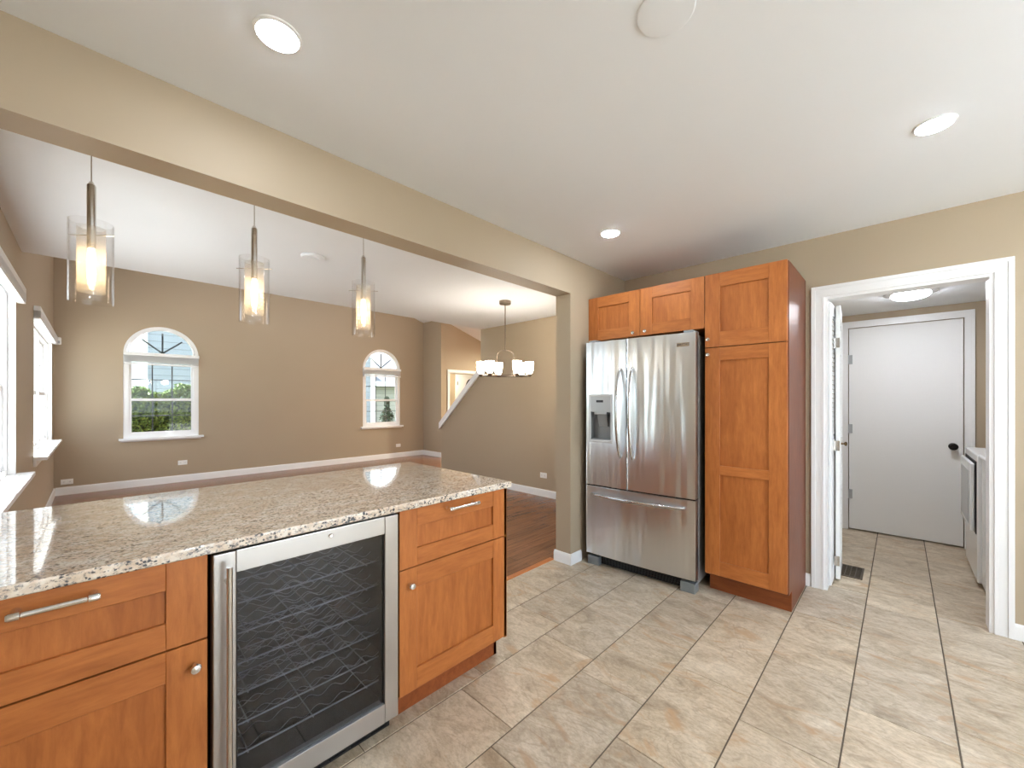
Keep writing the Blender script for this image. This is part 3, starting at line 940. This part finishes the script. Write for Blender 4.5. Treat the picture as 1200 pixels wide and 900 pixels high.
MB().lathe((CX, CY, HC2), [(.066, 0), (.066, -.03), (.060, -.038), (.0, -.038)], 32).build('canopy', 'bronze', ch)
MB().cyl((CX, CY, HC2 - .03), (CX, CY, 1.875), .006, 12).build('rod', 'bronze', ch)
hp = [cp(-.095, 0, 1.585), cp(-.095, 0, 1.82)] + [cp(-.095 * math.cos(a), 0, 1.82 + .055 * math.sin(a)) for a in [math.pi * i / 14 for i in range(1, 14)]] + [cp(.095, 0, 1.82), cp(.095, 0, 1.585)]
MB().tube(hp, .0065, 10).build('arched_yoke', 'bronze', ch)
SP = [(-.272, -.02), (-.165, -.115), (.135, -.125), (.275, .02), (.185, .115), (-.085, .125)]
fr = MB()
ring = [cp(a, b, 1.585) for a, b in SP]
fr.tube([cp(-.272, -.02, 1.585), cp(-.165, -.115, 1.585), cp(.135, -.125, 1.585), cp(.275, .02, 1.585), cp(.185, .115, 1.585), cp(-.085, .125, 1.585)], .008, 10, closed=True)
fr.tube([cp(-.272, -.02, 1.585), cp(0, 0, 1.58), cp(.275, .02, 1.585)], .008, 10)
fr.build('frame', 'bronze', ch)
for a, b in SP:
    c = cp(a, b, 1.0)
    cu = MB().lathe((c.x, c.y, 1.585), [(.0, -.012), (.014, -.010), (.022, 0), (.026, .014), (.022, .022), (0, .022)], 20).build('lamp_cup', 'bronze', ch)
    MB().lathe((c.x, c.y, 1.607), [(.020, 0), (.032, .010), (.041, .035), (.047, .080), (.050, .135), (.047, .135), (.044, .080), (.038, .037), (.030, .014), (.018, .004)], 28, closed=True).build('lamp_shade', 'shade', ch)

# ------------------------------------------------------------------ peninsula
YD = 1.455      # face of the doors
XE = 1.435
CT = .895
tag(MB().box(XL + .002, 1.452, 1.434, 2.40, CT - .030, CT, .006, 3).build('granite_countertop', 'granite', origin=(.5, 1.9, CT - .03)),
    'long speckled beige granite countertop on the peninsula cabinets', 'countertop')


def shaker_y(mb, x0, x1, z0, z1, sl, sr, rt, rb, y=YD, t=.02):
    """front facing -Y. slots: 0 upright grain, 1 level grain, 2 panel"""
    mb.m = 0
    mb.box(x0, x0 + sl, y, y + t, z0, z1, .0012, 1).box(x1 - sr, x1, y, y + t, z0, z1, .0012, 1)
    mb.m = 1
    mb.box(x0 + sl, x1 - sr, y + .0004, y + t, z1 - rt, z1, .0012, 1).box(x0 + sl, x1 - sr, y + .0004, y + t, z0, z0 + rb, .0012, 1)
    mb.m = 2
    mb.box(x0 + sl - .004, x1 - sr + .004, y + .010, y + t - .002, z0 + rb - .004, z1 - rt + .004)
    return mb


def shaker_x(mb, y0, y1, z0, z1, sl, sr, rt, rb, x, t=.02, mid=None):
    mb.m = 0
    mb.box(x, x + t, y0, y0 + sl, z0, z1, .0012, 1).box(x, x + t, y1 - sr, y1, z0, z1, .0012, 1)
    mb.m = 1
    mb.box(x + .0004, x + t, y0 + sl, y1 - sr, z1 - rt, z1, .0012, 1).box(x + .0004, x + t, y0 + sl, y1 - sr, z0, z0 + rb, .0012, 1)
    if mid: mb.box(x + .0004, x + t, y0 + sl, y1 - sr, mid[0], mid[1], .0012, 1)
    mb.m = 2
    mb.box(x + .010, x + t - .002, y0 + sl - .004, y1 - sr + .004, z0 + rb - .004, z1 - rt + .004)
    return mb


def bar_handle_x(parent, x0, x1, z, y=YD):
    mb = MB(); r = .0078
    mb.tube([(x0, y - .034, z), (x0 + .004, y - .034, z), (x0 + .02, y - .034, z), (x0 + .022, y - .034, z), (x1 - .022, y - .034, z), (x1 - .02, y - .034, z), (x1 - .004, y - .034, z), (x1, y - .034, z)],
            [r * .9, r * 1.15, r * 1.15, r * .85, r * .85, r * 1.15, r * 1.15, r * .9], 16)
    for x in (x0 + .012, x1 - .012):
        mb.lathe((x, y, z), [(.009, 0), (.0085, -.004), (.0055, -.010), (.005, -.034)], 16, 'Y')
    return mb.build('handle', 'chrome', parent)


def knob_y(parent, x, z, y=YD):
    return MB().lathe((x, y, z), [(.007, 0), (.0055, -.006), (.006, -.012), (.012, -.018), (.0135, -.024), (.011, -.030), (0, -.032)], 20, 'Y').build('knob', 'chrome', parent)


def knob_x(parent, y, z, x):
    return MB().lathe((x, y, z), [(.006, 0), (.005, -.008), (.0055, -.014), (.0115, -.019), (.013, -.025), (.010, -.030), (0, -.032)], 20, 'X').build('knob', 'chrome', parent)


WM = ['wood_z', 'wood_x', 'wood_panel']


def base_cabinet(x0, x1, label, sl, sr, door_knob_x, hx0, hx1, hz, left_end, right_end):
    t = thing('base_cabinet', label, 'cabinet', ((x0 + x1) / 2, 1.77, 0), 'maple base cabinets')
    b = MB(); yb = 2.07
    b.box(x0, x0 + .018, YD + .022, yb, .11, CT - .031).box(x1 - .018, x1, YD + .0 if right_end else YD + .022, yb, .11, CT - .031)
    b.box(x0, x1, YD + .022, yb, .11, .13).box(x0, x1, yb - .012, yb, .11, CT - .031).box(x0, x1, YD + .022, yb, CT - .05, CT - .031)
    b.box(x0 + .018, x1 - .018, YD + .03, YD + .034, .13, CT - .05)
    b.build('carcass', 'wood_z', t)
    p = MB(); p.box(x0, x1 - (.012 if right_end else 0), YD + .065, YD + .083, 0, .11)
    if right_end: p.box(x1 - .03, x1 - .012, YD + .065, yb, 0, .11)
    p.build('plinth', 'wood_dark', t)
    xr = x1 - (.019 if False else .001)
    zs0, zs1 = .619, .624
    dr = shaker_y(MB(), x0 + .0015, xr, zs1, CT - .034, sl, sr, .075, .072).build('drawer', WM, t)
    bar_handle_x(dr, hx0, hx1, hz)
    do = shaker_y(MB(), x0 + .0015, xr, .115, zs0, sl, sr, .085, .085).build('door', WM, t)
    knob_y(do, door_knob_x, .556)
    return t


base_cabinet(XL + .004, .226, 'maple base cabinet left of the wine cooler with long bar handle', .085, .090, .195, -.132, .012, .828, False, False)
base_cabinet(.834, XE, 'maple base cabinet at the peninsula end, right of the wine cooler', .080, .092, .880, 1.055, 1.225, .832, False, True)

# back panel of the peninsula
struct(MB().box(XL + .004, XE, 2.075, 2.093, 0, CT - .031).build('partition_panel', 'wood_z'))

# ------------------------------------------------------------------ wine cooler
wc = thing('wine_cooler', 'under-counter wine cooler with stainless framed dark glass door', 'wine cooler', (.53, 1.77, 0))
x0, x1 = .236, .826; yf = 1.447
b = MB()
b.box(x0 + .004, x0 + .03, yf + .045, 2.03, .06, .855).box(x1 - .03, x1 - .004, yf + .045, 2.03, .06, .855)
b.box(x0 + .004, x1 - .004, yf + .045, 2.03, .825, .855).box(x0 + .004, x1 - .004, yf + .045, 2.03, .06, .09).box(x0 + .004, x1 - .004, 2.0, 2.03, .06, .855)
b.build('cabinet', 'black', wc)
d_ = MB(); zt, zb = .856, .060; w_ = .057
d_.m = 0
d_.box(x0, x0 + w_, yf, yf + .04, zb, zt, .004, 3).box(x1 - w_, x1, yf, yf + .04, zb, zt, .004, 3)
d_.m = 1
d_.box(x0 + w_, x1 - w_, yf + .0008, yf + .04, zt - .066, zt, .002, 2).box(x0 + w_, x1 - w_, yf + .0008, yf + .04, zb, zb + .074, .002, 2)
dr = d_.build('door', ['steel_frame', 'steel_x'], wc)
MB().box(x0 + w_, x1 - w_, yf + .012, yf + .016, zb + .074, zt - .066).build('glass_pane', 'tint_glass', dr)
MB().box(x0 + w_ - .002, x0 + w_ + .006, yf + .016, yf + .04, zb + .07, zt - .06).build('door_gasket', 'black', dr)
MB().box(x1 - w_ - .006, x1 - w_ + .002, yf + .016, yf + .04, zb + .07, zt - .06).build('door_gasket', 'black', dr)
hh = MB(); xh = .268
hh.cyl((xh, yf - .042, .15), (xh, yf - .042, .825), .0075, 20)
for z in (.20, .775): hh.cyl((xh, yf + .002, z), (xh, yf - .040, z), .006, 14)
hh.build('handle', 'nickel', dr)
MB().lathe((.566, yf, .834), [(.008, .001), (.008, -.003), (.006, -.006), (0, -.006)], 16, 'Y').build('lock', 'chrome', dr)
g = MB()
g.box(x0 + .01, x1 - .012, yf + .05, yf + .06, .0, .056)
for i in range(4):
    for j in range(7):
        gx = x0 + .03 + j * .078
        g.box(gx, gx + .064, yf + .044, yf + .052, .008 + i * .012, .0125 + i * .012)
gr = g.build('toe_grille', 'black', wc)
MB().lathe((x1 - .035, yf + .05, .04), [(.005, 0), (.005, -.003), (0, -.004)], 12, 'Y').build('screw', 'chrome', gr)
for si, z in enumerate((.20, .295, .39, .485, .58, .675)):
    s = MB(); rng = random.Random(si)
    for q, yy in enumerate((1.53, 1.60, 1.67, 1.75, 1.83, 1.92)):
        pts = [(x0 + .04 + (x1 - x0 - .08) * i / 60, yy, z + .010 * math.sin(2 * math.pi * (i / 60 * 6) + q * .35)) for i in range(61)]
        s.tube(pts, .0014, 6)
    s.cyl((x0 + .032, 1.508, z - .004), (x1 - .032, 1.508, z - .004), .0028, 8)
    s.cyl((x0 + .032, 1.96, z - .004), (x1 - .032, 1.96, z - .004), .0028, 8)
    for xx in (x0 + .10, (x0 + x1) / 2, x1 - .10): s.cyl((xx, 1.508, z - .011), (xx, 1.96, z - .011), .0022, 8)
    s.build('wire_shelf', 'wire', wc)

# ------------------------------------------------------------------ tall pantry and cabinets over the refrigerator
PX = 2.841
WMY = ['wood_z', 'wood_y', 'wood_panel']
t = thing('pantry_cabinet', 'tall maple pantry cabinet beside the laundry doorway', 'cabinet', (3.15, .73, 0))
b = MB(); xa_ = PX + .022
b.prism([(xa_, .487, .128), (xa_, .487, 2.15), (XB - .002, .487, 2.15), (XB - .002, .487, 0), (2.965, .487, 0), (2.965, .487, .128)], (0, 1, 0), .018)
b.box(xa_, XB - .002, .949, .967, .128, 2.15).box(xa_, XB - .002, .505, .949, 2.132, 2.15).box(xa_, XB - .002, .505, .949, .128, .146)
b.box(xa_, xa_ + .004, .505, .949, .146, 2.132).box(XB - .014, XB - .002, .505, .949, .146, 2.132)
b.build('carcass', 'wood_side_shaded', t)
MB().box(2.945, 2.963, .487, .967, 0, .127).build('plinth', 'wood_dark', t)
do = shaker_x(MB(), .492, .966, 1.662, 2.152, .098, .094, .092, .100, PX).build('door', WMY, t); knob_x(do, .94, 1.715, PX)
do = shaker_x(MB(), .492, .966, .140, 1.657, .098, .094, .085, .095, PX, mid=(.812, .872)).build('door', WMY, t); knob_x(do, .94, 1.612, PX)

t = thing('wall_cabinet', 'maple two-door cabinet mounted above the refrigerator', 'cabinet', (3.15, 1.437, 1.79))
b = MB()
b.box(xa_, XB - .002, .970, .986, 1.80, 2.15).box(xa_, XB - .002, 1.888, 1.904, 1.80, 2.15).box(xa_, XB - .002, .986, 1.888, 2.134, 2.15).box(xa_, XB - .002, .986, 1.888, 1.80, 1.816)
b.box(xa_, xa_ + .004, .986, 1.888, 1.816, 2.134)
b.build('carcass', 'wood_z', t)
do = shaker_x(MB(), .971, 1.439, 1.797, 2.152, .092, .095, .082, .082, PX).build('door', WMY, t); knob_x(do, 1.392, 1.826, PX)
do = shaker_x(MB(), 1.444, 1.904, 1.797, 2.152, .090, .092, .082, .082, PX).build('door', WMY, t); knob_x(do, 1.49, 1.824, PX)

# ------------------------------------------------------------------ refrigerator (written facing -X about its own origin, turned slightly)
FX, FY = 2.729, 1.416
fz = R(3.1)
fr_ = thing('refrigerator', 'stainless french-door refrigerator with ice dispenser and bottom freezer drawer', 'refrigerator', (FX, FY, 0), rz=fz)
LOC = (0, 0, 0)
HW = .420   # half width


def fpart(mb, name, mats, parent=fr_): return mb.build(name, mats, parent, origin=LOC)


GAP = .066
fpart(MB().box(.075, .64, -HW + .006, HW - .004, .05, 1.755, .004), 'cabinet', 'fridge_side')


def curved_door(y0, y1, z0, z1, bulge=.012, n=14, t=.066, hole=None):
    """door skin with a slight bow across the whole width of the fridge; x=0 is the mean front plane"""
    mb = MB(); bm = mb.bm
    def xf(y): return -bulge * (1 - (y / HW) ** 2) + .004
    def seg(ya, yb, za, zb, k, depth0=None):
        ys = [ya + (yb - ya) * i / k for i in range(k + 1)]
        fr = [[bm.verts.new((xf(y), y, z)) for y in ys] for z in (za, zb)]
        bk = [[bm.verts.new((t, y, z)) for y in ys] for z in (za, zb)]
        for i in range(k):
            bm.faces.new((fr[0][i], fr[0][i + 1], fr[1][i + 1], fr[1][i])); bm.faces.new((bk[0][i + 1], bk[0][i], bk[1][i], bk[1][i + 1]))
            bm.faces.new((fr[0][i + 1], fr[0][i], bk[0][i], bk[0][i + 1])); bm.faces.new((fr[1][i], fr[1][i + 1], bk[1][i + 1], bk[1][i]))
        for j in (0, k):
            bm.faces.new((fr[0][j], fr[1][j], bk[1][j], bk[0][j]))
    if hole is None: seg(y0, y1, z0, z1, n)
    else:
        a, b_, c, d__ = hole
        seg(y0, a, z0, z1, 4); seg(b_, y1, z0, z1, 4); seg(a, b_, z0, c, 6); seg(a, b_, d__, z1, 6)
    bmesh.ops.remove_doubles(bm, verts=bm.verts, dist=1e-5)
    # drop inner walls where segments meet
    for f in [f for f in bm.faces if any(all(v in g.verts for v in f.verts) for g in f.verts[0].link_faces if g is not f)]: bm.faces.remove(f) if f.is_valid else None
    es = [e for e in bm.edges if len(e.link_faces) == 2 and e.calc_face_angle(0) > 1.2 and (hole is None or True)]
    bmesh.ops.bevel(bm, geom=es, offset=.0025, segments=2, profile=.5, affect='EDGES')
    return mb


# local y: left door spans from the split to +HW, right door from -HW to the split
SPL = .069
ld = fpart(curved_door(SPL + .0045, HW, .640, 1.765, hole=(.192, .386, .985, 1.345)), 'door', 'steel_z')
rd = fpart(curved_door(-HW, SPL - .0045, .640, 1.765), 'door', 'steel_z')
dd = fpart(curved_door(-HW, HW, .092, .628), 'freezer_drawer', 'steel_y')
fpart(MB().box(.066, .076, -HW + .01, HW - .01, .10, 1.75), 'gasket', 'dark')
fpart(MB().box(.005, .075, -HW + .005, HW - .005, .630, .638).box(-.0055, .07, SPL - .0043, SPL + .0043, .642, 1.762), 'gap_shade', 'black')  # black filler standing in for shade in the door gaps

# bow handles
def bow_v(y, z0, z1):
    pts = []; rr = []
    for i in range(25):
        s_ = i / 24; zz = z0 + (z1 - z0) * s_
        x = -.012 - .062 * math.sin(math.pi * s_) ** .55
        pts.append((x, y, zz)); rr.append(.009 + .004 * math.sin(math.pi * s_))
    return MB().tube(pts, rr, 16)


for y, p in ((SPL + .050, ld), (SPL - .048, rd)): fpart(bow_v(y, .872, 1.545), 'handle', 'handle_steel', p)
pts = []; rr = []
for i in range(25):
    s_ = i / 24
    pts.append((-.010 - .058 * math.sin(math.pi * s_) ** .6, .365 - .71 * s_, .572)); rr.append(.009 + .005 * math.sin(math.pi * s_))
fpart(MB().tube(pts, rr, 16), 'handle', 'handle_steel', dd)

# dispenser
h0, h1, h2, h3 = .192, .386, .985, 1.345
ds = MB()
ds.box(-.012, .006, h0 - .006, h0 + .010, h2 - .008, h3 + .008, .004).box(-.012, .006, h1 - .010, h1 + .006, h2 - .008, h3 + .008, .004)
ds.box(-.012, .006, h0, h1, h2 - .008, h2 + .014, .004).box(-.012, .006, h0, h1, h3 - .008, h3 + .008, .004)
di = fpart(ds, 'ice_dispenser', 'pale_grey', ld)
fpart(MB().box(-.008, .01, h0 + .008, h1 - .008, 1.215, h3 - .006, .002), 'control_panel', 'washer_grey', di)
fpart(MB().box(-.0095, -.006, .265, .325, 1.29, 1.308), 'display', 'black', di)
cv = MB()
cv.box(.055, .06, h0, h1, h2, 1.22).box(.0, .06, h0, h0 + .008, h2, 1.22).box(.0, .06, h1 - .008, h1, h2, 1.22).box(.0, .06, h0, h1, h2, h2 + .02)
fpart(cv, 'recess', 'cavity', di)
fpart(MB().prism([(.012, .25, 1.205), (.045, .25, 1.10), (.052, .25, 1.10), (.03, .25, 1.215)], (0, 1, 0), .08), 'paddle', 'grey_plastic', di)
fpart(MB().box(-.006, .05, .235, .345, 1.195, 1.222, .004), 'spout_housing', 'washer_grey', di)
# hinge covers, feet, base grille, badge
for y, p in ((HW - .05, ld), (-HW + .05, rd)):
    fpart(MB().box(.012, .13, y - .035, y + .035, 1.758, 1.783, .006), 'hinge_cover', 'grey_plastic')
for y in (HW - .055, -HW + .055): fpart(MB().box(.010, .09, y - .05, y + .05, .0, .070, .006), 'foot_cover', 'foot_grey')
g = MB().box(.05, .06, -HW + .11, HW - .11, .012, .085)
for i in range(5): g.box(.040, .052, -HW + .115, HW - .115, .020 + i * .013, .026 + i * .013)
fpart(g, 'base_grille', 'black')
by = -.34
fpart(MB().box(-.0058, .0045, by - .042, by + .042, 1.672, 1.700, .002), 'badge', 'chrome', rd)
tx = bpy.data.curves.new('badge_lettering', 'FONT'); tx.body = 'MAYTAG'; tx.size = .021; tx.extrude = .0006; tx.align_x = 'CENTER'; tx.align_y = 'CENTER'; tx.shear = .25
to = bpy.data.objects.new('badge_lettering', tx); COL.objects.link(to); tx.materials.append(M['black'])
bpy.context.view_layer.update()
tm = bpy.data.meshes.new_from_object(to.evaluated_get(bpy.context.evaluated_depsgraph_get()))
bpy.data.objects.remove(to); bpy.data.curves.remove(tx)
to = bpy.data.objects.new('badge_lettering', tm); COL.objects.link(to)
to.parent = rd; to.location = (-.0065, by, 1.686); to.rotation_euler = (R(90), 0, R(-90))

# ------------------------------------------------------------------ laundry: bifold door, register, machines
bf = thing('bifold_door', 'white louvered bifold door folded open in the laundry doorway', 'door', (3.66, .355, 0))


def louver_panel(x0, x1, y0, y1, ang=0.0):
    mb = MB(); z0, z1 = .02, 1.985
    rot = Matrix.Rotation(ang, 4, 'Z'); piv = Vector((x0, (y0 + y1) / 2, 0))
    mb.box(x0, x0 + .045, y0, y1, z0, z1, .002).box(x1 - .045, x1, y0, y1, z0, z1, .002)
    for a, b in ((z0, z0 + .11), (.95, 1.03), (z1 - .08, z1)): mb.box(x0 + .045, x1 - .045, y0, y1, a, b, .001)
    for a, b in ((z0 + .11, .95), (1.03, z1 - .08)):
        k = int((b - a) / .032)
        for i in range(k):
            z = a + (i + .5) * (b - a) / k
            mb.prism([(x0 + .045, y0 + .003, z - .014), (x0 + .045, y0 + .007, z - .014), (x0 + .045, y1 - .003, z + .014), (x0 + .045, y1 - .007, z + .014)], (1, 0, 0), x1 - x0 - .09)
    for v_ in mb.bm.verts: v_.co = piv + rot @ (v_.co - piv)
    return mb


louver_panel(3.500, 3.83, .347, .361).build('louver_panel', 'trim', bf)
pb = louver_panel(3.665, 4.00, .312, .338, R(3.0)).build('louver_panel', 'trim', bf)
for z in (.15, .98, 1.72): MB().box(3.6615, 3.6655, .316, .347, z - .035, z + .035, .001).cyl((3.661, .345, z - .035), (3.661, .345, z + .035), .004, 10).build('hinge', 'nickel', pb)
MB().lathe((3.80, .320, .985), [(.009, 0), (.006, -.006), (.006, -.016), (.014, -.022), (.016, -.030), (.010, -.036), (0, -.037)], 18, 'Y').build('knob', 'brass', pb)

t = thing('floor_register', 'small brown metal floor register in the laundry tile', 'floor register', (3.955, .273, 0))
v = MB().box(3.82, 4.09, .200, .214, 0, .004, .001).box(3.82, 4.09, .332, .346, 0, .004, .001).box(3.82, 3.838, .214, .332, 0, .004).box(4.072, 4.09, .214, .332, 0, .004)
for i in range(15):
    xx = 3.842 + i * .0155
    v.box(xx, xx + .006, .214, .332, .0008, .0035)
for yy in (.242, .272, .302): v.box(3.838, 4.072, yy, yy + .005, .0008, .004)
v.build('scroll_grate', 'vent', t)
MB().box(3.836, 4.074, .212, .334, .0002, .0007).build('register_well', 'dark', t)


def washer_body(mb, x0, x1, y0, h):
    mb.box(x0, x1, y0 - .70, y0, .03, h, .012, 3)
    for x in (x0 + .05, x1 - .05):
        for y in (y0 - .06, y0 - .64): mb.cyl((x, y, 0), (x, y, .04), .018, 12)


t = thing('dryer', 'white front-door dryer standing deeper in the laundry room', 'dryer', (4.56, -.74, 0))
mb = MB(); washer_body(mb, 4.215, 4.90, -.392, .925); mb.build('body', 'washer', t)
MB().box(4.245, 4.865, -.392, -.388, .365, .875).build('door_gap_shade', 'dark', t)  # dark sheet standing in for the shaded gap round the door
do = MB().box(4.26, 4.85, -.386, -.362, .38, .86, .008, 3).build('door', 'washer', t)
MB().box(4.33, 4.80, -.3625, -.359, .42, .80, .002).build('door_panel', 'washer_grey', do)
MB().box(4.225, 4.89, -1.075, -.99, .925, 1.07, .02, 3).build('control_panel', 'washer', t)
MB().lathe((4.45, -.985, 1.0), [(.03, -.006), (.028, .015), (0, .018)], 20, 'Y').build('dial', 'nickel', t)
t = thing('washing_machine', 'white top-loading washing machine just inside the laundry doorway', 'washing machine', (3.86, -.74, 0))
mb = MB(); washer_body(mb, 3.60, 4.195, -.412, .905); mb.build('body', 'washer', t)
MB().box(3.60, 4.195, -1.09, -.395, .905, .935, .012, 3).build('top_deck', 'washer', t)
MB().box(3.66, 4.135, -.93, -.43, .935, .952, .008, 3).build('lid', 'washer', t)
MB().box(3.61, 4.185, -1.09, -1.0, .935, 1.08, .02, 3).build('control_panel', 'washer', t)
MB().lathe((3.8, -.998, 1.01), [(.03, -.006), (.028, .015), (0, .018)], 20, 'Y').build('dial', 'nickel', t)

# ------------------------------------------------------------------ outdoors
struct(MB().box(-60, 80, -60, 100, -.5, -.35).build('ground', 'lawn'))


struct(MB().box(-9, 8, -14, YR - .12, -.36, -.06).box(-9, XL - .16, YR - .12, 9.5, -.36, -.06).build('bounce_slab', 'bounce_ground'))  # pale slab added outside to bounce sunlight onto the ceilings


def leaf_cloud(name, m, pts_fn, n, size, seed):
    rng = random.Random(seed); bm = bmesh.new()
    for _ in range(n):
        c = Vector(pts_fn(rng)); a = Vector((rng.gauss(0, 1), rng.gauss(0, 1), rng.gauss(0, 1))).normalized()
        b_ = a.orthogonal().normalized(); q = Matrix.Rotation(rng.random() * 6.28, 3, a); b_ = q @ b_; c2 = a.cross(b_)
        s_ = size * rng.uniform(.6, 1.3)
        bm.faces.new([bm.verts.new(c + b_ * s_), bm.verts.new(c + c2 * s_ * .45 + a * s_ * .12), bm.verts.new(c - b_ * s_), bm.verts.new(c - c2 * s_ * .45 + a * s_ * .12)])
    mb = MB(); mb.bm.free(); mb.bm = bm
    return mb


hd = thing('hedge', 'leafy green hedge outside the arched window', 'hedge', (.8, 10.6, -.35))


def hp_(r):
    x = r.uniform(-1.6, 3.2); top = 1.46 + .04 * math.sin(x * 5) + .04 * math.sin(x * 13)
    if x > 1.15: top += .12
    y = 10.18 + abs(r.gauss(0, .16)) if r.random() < .6 else r.uniform(10.2, 11.05)
    z = r.uniform(-.3, top) if r.random() < .7 else top - abs(r.gauss(0, .10)) + .06
    return (x, y, z)


leaf_cloud('foliage', 'leaf', hp_, 34000, .036, 7).build('foliage', 'leaf', hd, weld=False, flat=True)
cm = MB(); zz_ = [(-1.6 + i * .1, 1.30 + .04 * math.sin((-1.6 + i * .1) * 5) + (.10 if i > 28 else 0)) for i in range(49)]
cm.prism([(x, 10.55, z) for x, z in zz_] + [(3.2, 10.55, -.3), (-1.6, 10.55, -.3)], (0, 1, 0), .36)
cm.build('dense_core', 'conifer', hd)
tw = MB(); rg = random.Random(3)
for i in range(46):
    x = -1.5 + i * .1; y = 10.6 + rg.uniform(-.25, .25)
    tw.tube([(x, y, -.38), (x + rg.uniform(-.05, .05), y + rg.uniform(-.05, .05), .5), (x + rg.uniform(-.12, .12), y + rg.uniform(-.1, .1), 1.35)], [.012, .009, .004], 5)
tw.build('stems', 'twig', hd)

sh = thing('shrub', 'small dark shrub outside the second arched window', 'shrub', (6.55, 12.2, -.35))


def sp_(r):
    z = r.uniform(-.25, 1.42); a = r.random() * 6.28; k = max(.08, (1 - (z + .25) / 1.85)) * (.8 + .35 * math.sin(z * 11 + 2 * a)); q = .46 * k * math.sqrt(r.random())
    return (6.55 + q * math.cos(a), 12.2 + q * math.sin(a), z)


leaf_cloud('foliage', 'conifer', sp_, 3800, .04, 5).build('foliage', 'conifer', sh, weld=False, flat=True)
MB().cyl((6.55, 12.2, -.38), (6.55, 12.2, 1.2), .025, 8).build('stem', 'twig', sh)

nh = thing('neighbor_house', 'blue-grey sided neighbouring house close behind the hedge', 'house', (4.5, 18, -.35))
MB().box(1.0, 8.0, 16.0, 22.0, -.38, 4.9).build('walls', 'siding', nh)
MB().box(.96, 1.08, 15.95, 16.1, -.38, 4.9).build('corner_board', 'trim', nh)
MB().box(7.84, 8.02, 15.94, 16.1, -.38, 4.9).build('corner_board', 'trim', nh)
MB().prism([(.7, 15.4, 4.75), (8.03, 15.4, 4.75), (8.03, 19, 7.0), (.7, 19, 7.0)], (0, 0, 1), .15).prism([(.7, 22.6, 4.75), (8.03, 22.6, 4.75), (8.03, 19, 7.0), (.7, 19, 7.0)], (0, 0, 1), .15).build('roof', 'roof', nh)
gh = thing('neighbor_garage', 'cream sided garage wing with low shingle roof behind the shrub', 'house', (11, 20, -.35))
MB().box(8.05, 14.5, 18.6, 24, -.38, 2.15).build('walls', 'siding_cream', gh)
MB().prism([(8.06, 18.1, 2.1), (15, 18.1, 2.1), (15, 21.5, 4.3), (8.06, 21.5, 4.3)], (0, 0, 1), .12).build('roof', 'roof', gh)
MB().box(8.06, 15, 18.02, 18.12, 2.0, 2.22).build('gutter', 'trim', gh)
fh = thing('distant_house', 'distant pale house with small gable and window above the hedge', 'house', (1.4, 40, -.35))
MB().box(-3.4, 4.4, 38, 44, -.38, 2.7).build('walls', 'siding', fh)
MB().prism([(-4, 37.5, 2.6), (5, 37.5, 2.6), (5, 41, 4.0), (-4, 41, 4.0)], (0, 0, 1), .15).build('roof', 'roof', fh)
MB().prism([(1.2, 37.2, 2.6), (3.6, 37.2, 2.6), (2.4, 37.2, 3.7)], (0, 1, 0), 2.0).build('gable', 'roof', fh)
wi = MB().box(1.9, 2.9, 37.88, 38, .9, 2.2).build('window', 'trim', fh)
MB().box(2.0, 2.8, 37.86, 37.89, 1.0, 2.1).build('pane', 'muntin', wi)
